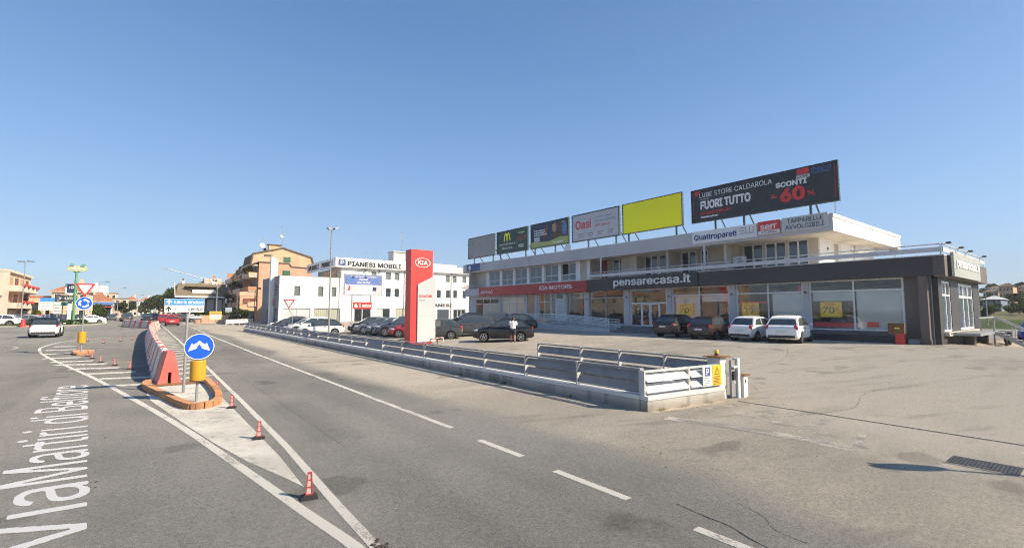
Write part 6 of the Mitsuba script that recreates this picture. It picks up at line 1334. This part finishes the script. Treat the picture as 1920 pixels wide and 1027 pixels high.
def tree(name, label, cat, x, y, h, r, trunk, m='m_leaf', n=1600, seed=1, z0=0.0, size=.22, rz=None):
    k = thing(name, label, cat); rz = rz or (h - trunk) / 2
    cz = z0 + h - rz
    if trunk > 0:
        t = MB().tube((x, y, z0 - .3), (x, y, z0 + trunk + rz * .4), .06 * h ** .8 * .4, .03 * h ** .8 * .4, 8)
        for i in range(4): a = i * 1.6 + seed; t.tube((x, y, z0 + trunk * .9), (x + math.cos(a) * r * .5, y + math.sin(a) * r * .5, cz), .05, .02, 6)
        put('trunk', t, 'm_bark', k, 40)
    put('crown', leaves((x, y, cz), (r, r, rz), n, size, seed), m, k)
tree('tree', 'leafy street tree just left of the brown roofed house', 'tree', 6.6, 152, 9.5, 2.6, 2.5, 'm_leaf', 2600, 1, size=.30)
tree('tree', 'yellow green tree between the direction sign and the brown roofed house', 'tree', 6.3, 146, 7.0, 1.8, 1.5, 'm_leaf_yellow', 1800, 2, size=.25)
tree('tree', 'round dark green street tree farther down the right side', 'tree', 4.9, 205, 8.8, 4.2, 2.0, 'm_leaf', 3000, 3, size=.42)
tree('tree', 'small dark tree beyond the round street tree', 'tree', 8.5, 240, 8.0, 3.0, 2.0, 'm_leaf_dark', 1800, 4, size=.4)
tree('tree', 'dark bushy tree right of the give way sign at the roundabout', 'tree', -7.6, 142, 4.2, 2.3, .6, 'm_leaf', 2400, 5, size=.26)
tree('tree', 'dark street tree beyond the white shop with the blue band', 'tree', -5.0, 196, 5.5, 2.6, 1.5, 'm_leaf_dark', 1500, 14, size=.34)
tree('tree', 'dark tree before the far left blocks down the street', 'tree', -4.0, 232, 6.5, 3.0, 1.5, 'm_leaf_dark', 1500, 15, size=.36)
tree('tree', 'broad tree at the end of the street between the houses', 'tree', 1.0, 270, 7.5, 4.0, 1.5, 'm_leaf', 1800, 16, size=.45)
for i, (x, y, r) in enumerate(((-13.5, 108.5, 1.0), (-11.2, 109.5, 1.2), (-8.2, 112, 1.0), (-7.2, 118, 1.1), (-9.5, 106.5, .8))):
    tree('verge_shrub', ['low shrub on the grass verge behind the white car driving away', 'low shrub on the grass verge before the dark sign pillar', 'low shrub on the verge at the foot of the green pole', 'low shrub on the verge behind the turning white sedan', 'low shrub at the front edge of the grass verge'][i], 'shrub', x, y, 1.0, r, 0, 'm_leaf_dark' if i % 2 else 'm_leaf', 500, 310 + i, z0=.1, size=.16, rz=.5)
tree('shrub', 'yellow green shrub by the low peach building', 'shrub', -15.6, 125, 2.6, 1.3, .3, 'm_leaf_yellow', 1000, 6, size=.2)
tree('shrub', 'dark round clipped shrub at the end of the white railing', 'shrub', 14.0, 99.5, 2.0, 1.5, .1, 'm_leaf_dark', 1500, 7, size=.16)
tree('shrub', 'shrub growing in the terracotta pot', 'shrub', 8.2, 106, 2.2, .8, .0, 'm_leaf', 700, 8, z0=.6, size=.15, rz=.8)
k = thing('hedge', 'clipped hedge behind the low pink wall', 'hedge'); vs, fs = [], []
for i in range(8):
    v, f = leaves((9.8 + i * .7, 108.2, 1.75), (.55, .6, .5), 260, .14, 30 + i); fs.append(f + sum(map(len, vs))); vs.append(v)
put('foliage', (np.vstack(vs), np.vstack(fs)), 'm_leaf', k)
for i, (x, y, z, r, m) in enumerate(((17.3, 114, 10.2, 1.0, 'm_leaf_yellow'), (17.6, 128, 7.4, 1.3, 'm_leaf'), (17.4, 122, 5.0, .9, 'm_leaf'), (17.2, 139, 4.6, 1.2, 'm_leaf'))):
    tree('balcony_plant', ['yellow green plant on the top balcony of the orange building', 'trailing green plant on a middle balcony of the orange building', 'green plant on a lower balcony of the orange building', 'green plant far along the lower balconies of the orange building'][i], 'plant', x, y, 2 * r, r, 0, m, 600, 50 + i, z0=z, size=.2, rz=r)
tree('palm_shrub', 'spiky shrub before the porch of the orange building', 'shrub', 15.6, 108.5, 3.0, 1.4, .8, 'm_leaf', 900, 61, size=.3)
# weeds along the foot of walls and dust
def tuft(x, y, n, s, seed):
    rg = np.random.default_rng(seed); v, f = [], []
    for i in range(n):
        px, py = x + rg.normal() * s, y + rg.normal() * s * .5; a = rg.uniform(0, 6.28); hh = rg.uniform(.03, .10); w = .006
        v += [(px - w, py, 0), (px + w, py, 0), (px + math.cos(a) * .04, py + math.sin(a) * .04, hh)]; f.append([3 * i, 3 * i + 1, 3 * i + 2])
    return v, f
vs, fs = [], []
for i, (x, y, n, s) in enumerate(((9.9, 6.9, 50, .10), (10.6, 6.82, 30, .12), (11.6, 6.7, 40, .15), (9.42, 9.5, 30, .05), (9.40, 12.5, 40, .06), (34.9, 6.5, 50, .2), (9.3, 15.0, 30, .05), (13.2, 6.4, 20, .1))):
    v, f = tuft(x, y, n, s, 90 + i); fs.append(np.array(f) + sum(map(len, vs))); vs.append(np.array(v) + [0, 0, rise(x, y)])
r_ = random.Random(11); lt = MB()
for i in range(70):
    x_, y_ = r_.uniform(-4, 13), r_.uniform(2.5, 26); q_ = r_.uniform(.008, .022); lt.add(np.array([[x_ - q_, y_, .006], [x_, y_ - q_ * .6, .007], [x_ + q_, y_ + q_ * .2, .010], [x_, y_ + q_, .006], [x_, y_, .010 + q_ * .5]]) + [0, 0, rise(x_)], [[0, 1, 4], [1, 2, 4], [2, 3, 4], [3, 0, 4]])
for i in range(26):
    a_ = r_.uniform(0, 6.28); d_ = abs(r_.gauss(0, .09)); q_ = r_.uniform(.012, .035); x_, y_ = 1.98 + d_ * math.cos(a_), 4.72 + d_ * math.sin(a_); lt.add([[x_ - q_, y_, .007], [x_, y_ - q_, .007], [x_ + q_, y_, .007], [x_, y_ + q_, .007], [x_, y_, .012 + q_ * .4]], [[0, 1, 4], [1, 2, 4], [2, 3, 4], [3, 0, 4]])
scene['gravel_bits'] = mikit.ply(lt.build(), 'm_rust_dark'); labels['gravel_bits'] = {'kind': 'stuff', 'label': 'small stones and dry leaf bits scattered on the asphalt', 'category': 'litter'}
scene['weeds'] = mikit.ply((np.vstack(vs), np.vstack(fs)), 'm_leaf_yellow'); labels['weeds'] = {'kind': 'stuff', 'label': 'dry weeds along the foot of the walls', 'category': 'weeds'}
put('dust_strip', sheet(Polygon(catmull([(9.5, 6.98), (9.9, 6.75), (10.8, 6.62), (11.8, 6.5), (12.3, 6.55), (12.3, 6.78), (11, 6.95), (9.5, 6.98)], 5)), .003), 'm_dust', 'parking_lot')
put('yard_apron', sheet(Polygon([(35.4, 6.3), (36, 5.0), (44, 4.2), (60, 3.8), (60, 5.4), (47, 6.2), (37, 6.3)]), .01, lambda x, y: rise(x)), 'm_dust', 'parking_lot')

# ------------------------------------------------------------------ hillside at the right
hs = [(186, 20.6, 4.5, 12, 3.4, 'm_hall', 'blue grey hall at the foot of the hill behind the lamp post'), (232, 22.6, 4.2, 10, 6.5, 'm_brick', 'brick coloured house on the hillside, tallest of the front row'), (240, 27.2, 4.5, 10, 4.5, 'm_cream', 'small cream house on the hillside, left of the brick coloured one'), (250, 18.2, 4.5, 10, 5.5, 'm_pink_wall', 'pinkish house at the right edge of the hillside'),
      (290, 31, 6, 12, 5, 'm_white_wall', 'white house on the left of the upper hillside'), (310, 24, 6, 12, 5, 'm_orange_wall', 'orange house on the upper hillside'), (345, 33, 8, 12, 5, 'm_pale_peach', 'peach house near the hill top'), (370, 28, 7, 12, 5, 'm_cream', 'cream house near the hill top at the right')]
for i, (x, y, w, d, h, m, lb) in enumerate(hs):
    z = hill_z(x, y); B = thing('hill_house', lb, 'house'); put('wall', MB().box(x, x + d, y, y + w * .8, z - 1, z + h), m, B)
    rk = put('roof', MB().add([(x - .5, y - .5, z + h), (x + d + .5, y - .5, z + h), (x + d + .5, y + w * .8 + .5, z + h), (x - .5, y + w * .8 + .5, z + h), (x + d / 2, y + 2, z + h + 1.2), (x + d / 2, y + w * .8 - 2, z + h + 1.2)], [[0, 1, 4], [2, 3, 5], [1, 2, 5], [1, 5, 4], [3, 0, 4], [3, 4, 5]]), 'm_pale_grey' if i == 0 else 'm_slate_roof' if i % 2 else 'm_brown_roof', B)
    for f_ in range(3):
        for j in range(4): put('window', MB().box(x - .06, x, y + w * .8 * (j + .3) / 4, y + w * .8 * (j + .7) / 4, z + h * (f_ + .3) / 3, z + h * (f_ + .75) / 3), 'm_dark_glass', B)
for i, (x, y, h, r) in enumerate(((120, 15.2, 3.4, 1.3), (190, 25.5, 5, 2.5), (222, 21.0, 5, 2.6), (278, 29, 6, 3.5), (330, 29, 8, 4), (400, 50, 5, 5), (410, 44, 6, 4), (425, 39, 6, 5), (360, 42, 7, 5), (262, 21, 5, 2.5), (420, 33, 6, 5), (440, 47, 6, 6), (165, 14.5, 2.2, 2))):
    tree('hillside_tree', ['dark conifer like tree in the field behind the lamp post', 'tree beside the blue grey hall', 'tree above the brick coloured house', 'wide tree between the hillside houses', 'tree in the middle of the hillside', 'tree crown on the left skyline of the hill', 'tree crown on the middle skyline of the hill', 'tree crown behind the cream hill house', 'tree mass on the far left skyline', 'tree by the tan house', 'tree crown on the right skyline of the hill', 'farthest tree mass on the hill top', 'low bush in the field right of the conifer like tree'][i], 'tree', x, y, h, r, .5, 'm_leaf_dark' if i % 2 == 0 else 'm_leaf', 900, 70 + i, z0=hill_z(x, y), size=.12 * r)

# ------------------------------------------------------------------ thin summer haze
for i, (x, y, h, r) in enumerate(((226, 27.5, 5, 2.4), (235, 19.5, 4.5, 2.4), (300, 35, 6, 3), (300, 30, 6, 3), (285, 26.5, 5, 2.6), (380, 37, 7, 4), (395, 33, 7, 4))):
    tree('hillside_tree', ['tree right beside the small cream hill house', 'tree in front of the pinkish hill house', 'tree left of the white upper hill house', 'tree between the white and orange upper hill houses', 'tree just right of the orange upper hill house', 'tree on the hill top above the peach house', 'tree on the hill top above the right cream house'][i], 'tree', x, y, h, r, .5, 'm_leaf_dark', 900, 170 + i, z0=hill_z(x, y), size=.12 * r)
for i, (x, y, h, r) in enumerate(((160, 19.6, 2.6, 1.6), (172, 17.6, 3.0, 2.0), (168, 15.6, 2.6, 1.8), (175, 20.9, 3.2, 1.7), (205, 25.0, 4.2, 2.4), (212, 18.8, 4.0, 2.4))):
    tree('field_tree', ['low green tree in the field left of the blue grey hall', 'low green tree in the middle of the field', 'low green tree at the right of the field', 'green tree against the wall of the blue grey hall', 'green tree left behind the blue grey hall', 'green tree before the brick coloured hill house'][i], 'tree', x, y, h, r, .3, 'm_leaf', 800, 270 + i, z0=hill_z(x, y), size=.13 * r)
scene['air'] = {'type': 'homogeneous', 'albedo': rgb((0.95, 0.95, 0.95)), 'sigma_t': 0.0003}
scene['haze'] = {'type': 'cube', 'to_world': T().translate([0, 0, 16]).scale([2700, 2700, 18.5]), 'bsdf': {'type': 'null'}, 'interior': {'type': 'ref', 'id': 'air'}}
labels['haze'] = {'kind': 'stuff', 'label': 'thin summer haze in the air', 'category': 'haze'}
scene['camera']['medium'] = {'type': 'ref', 'id': 'air'}
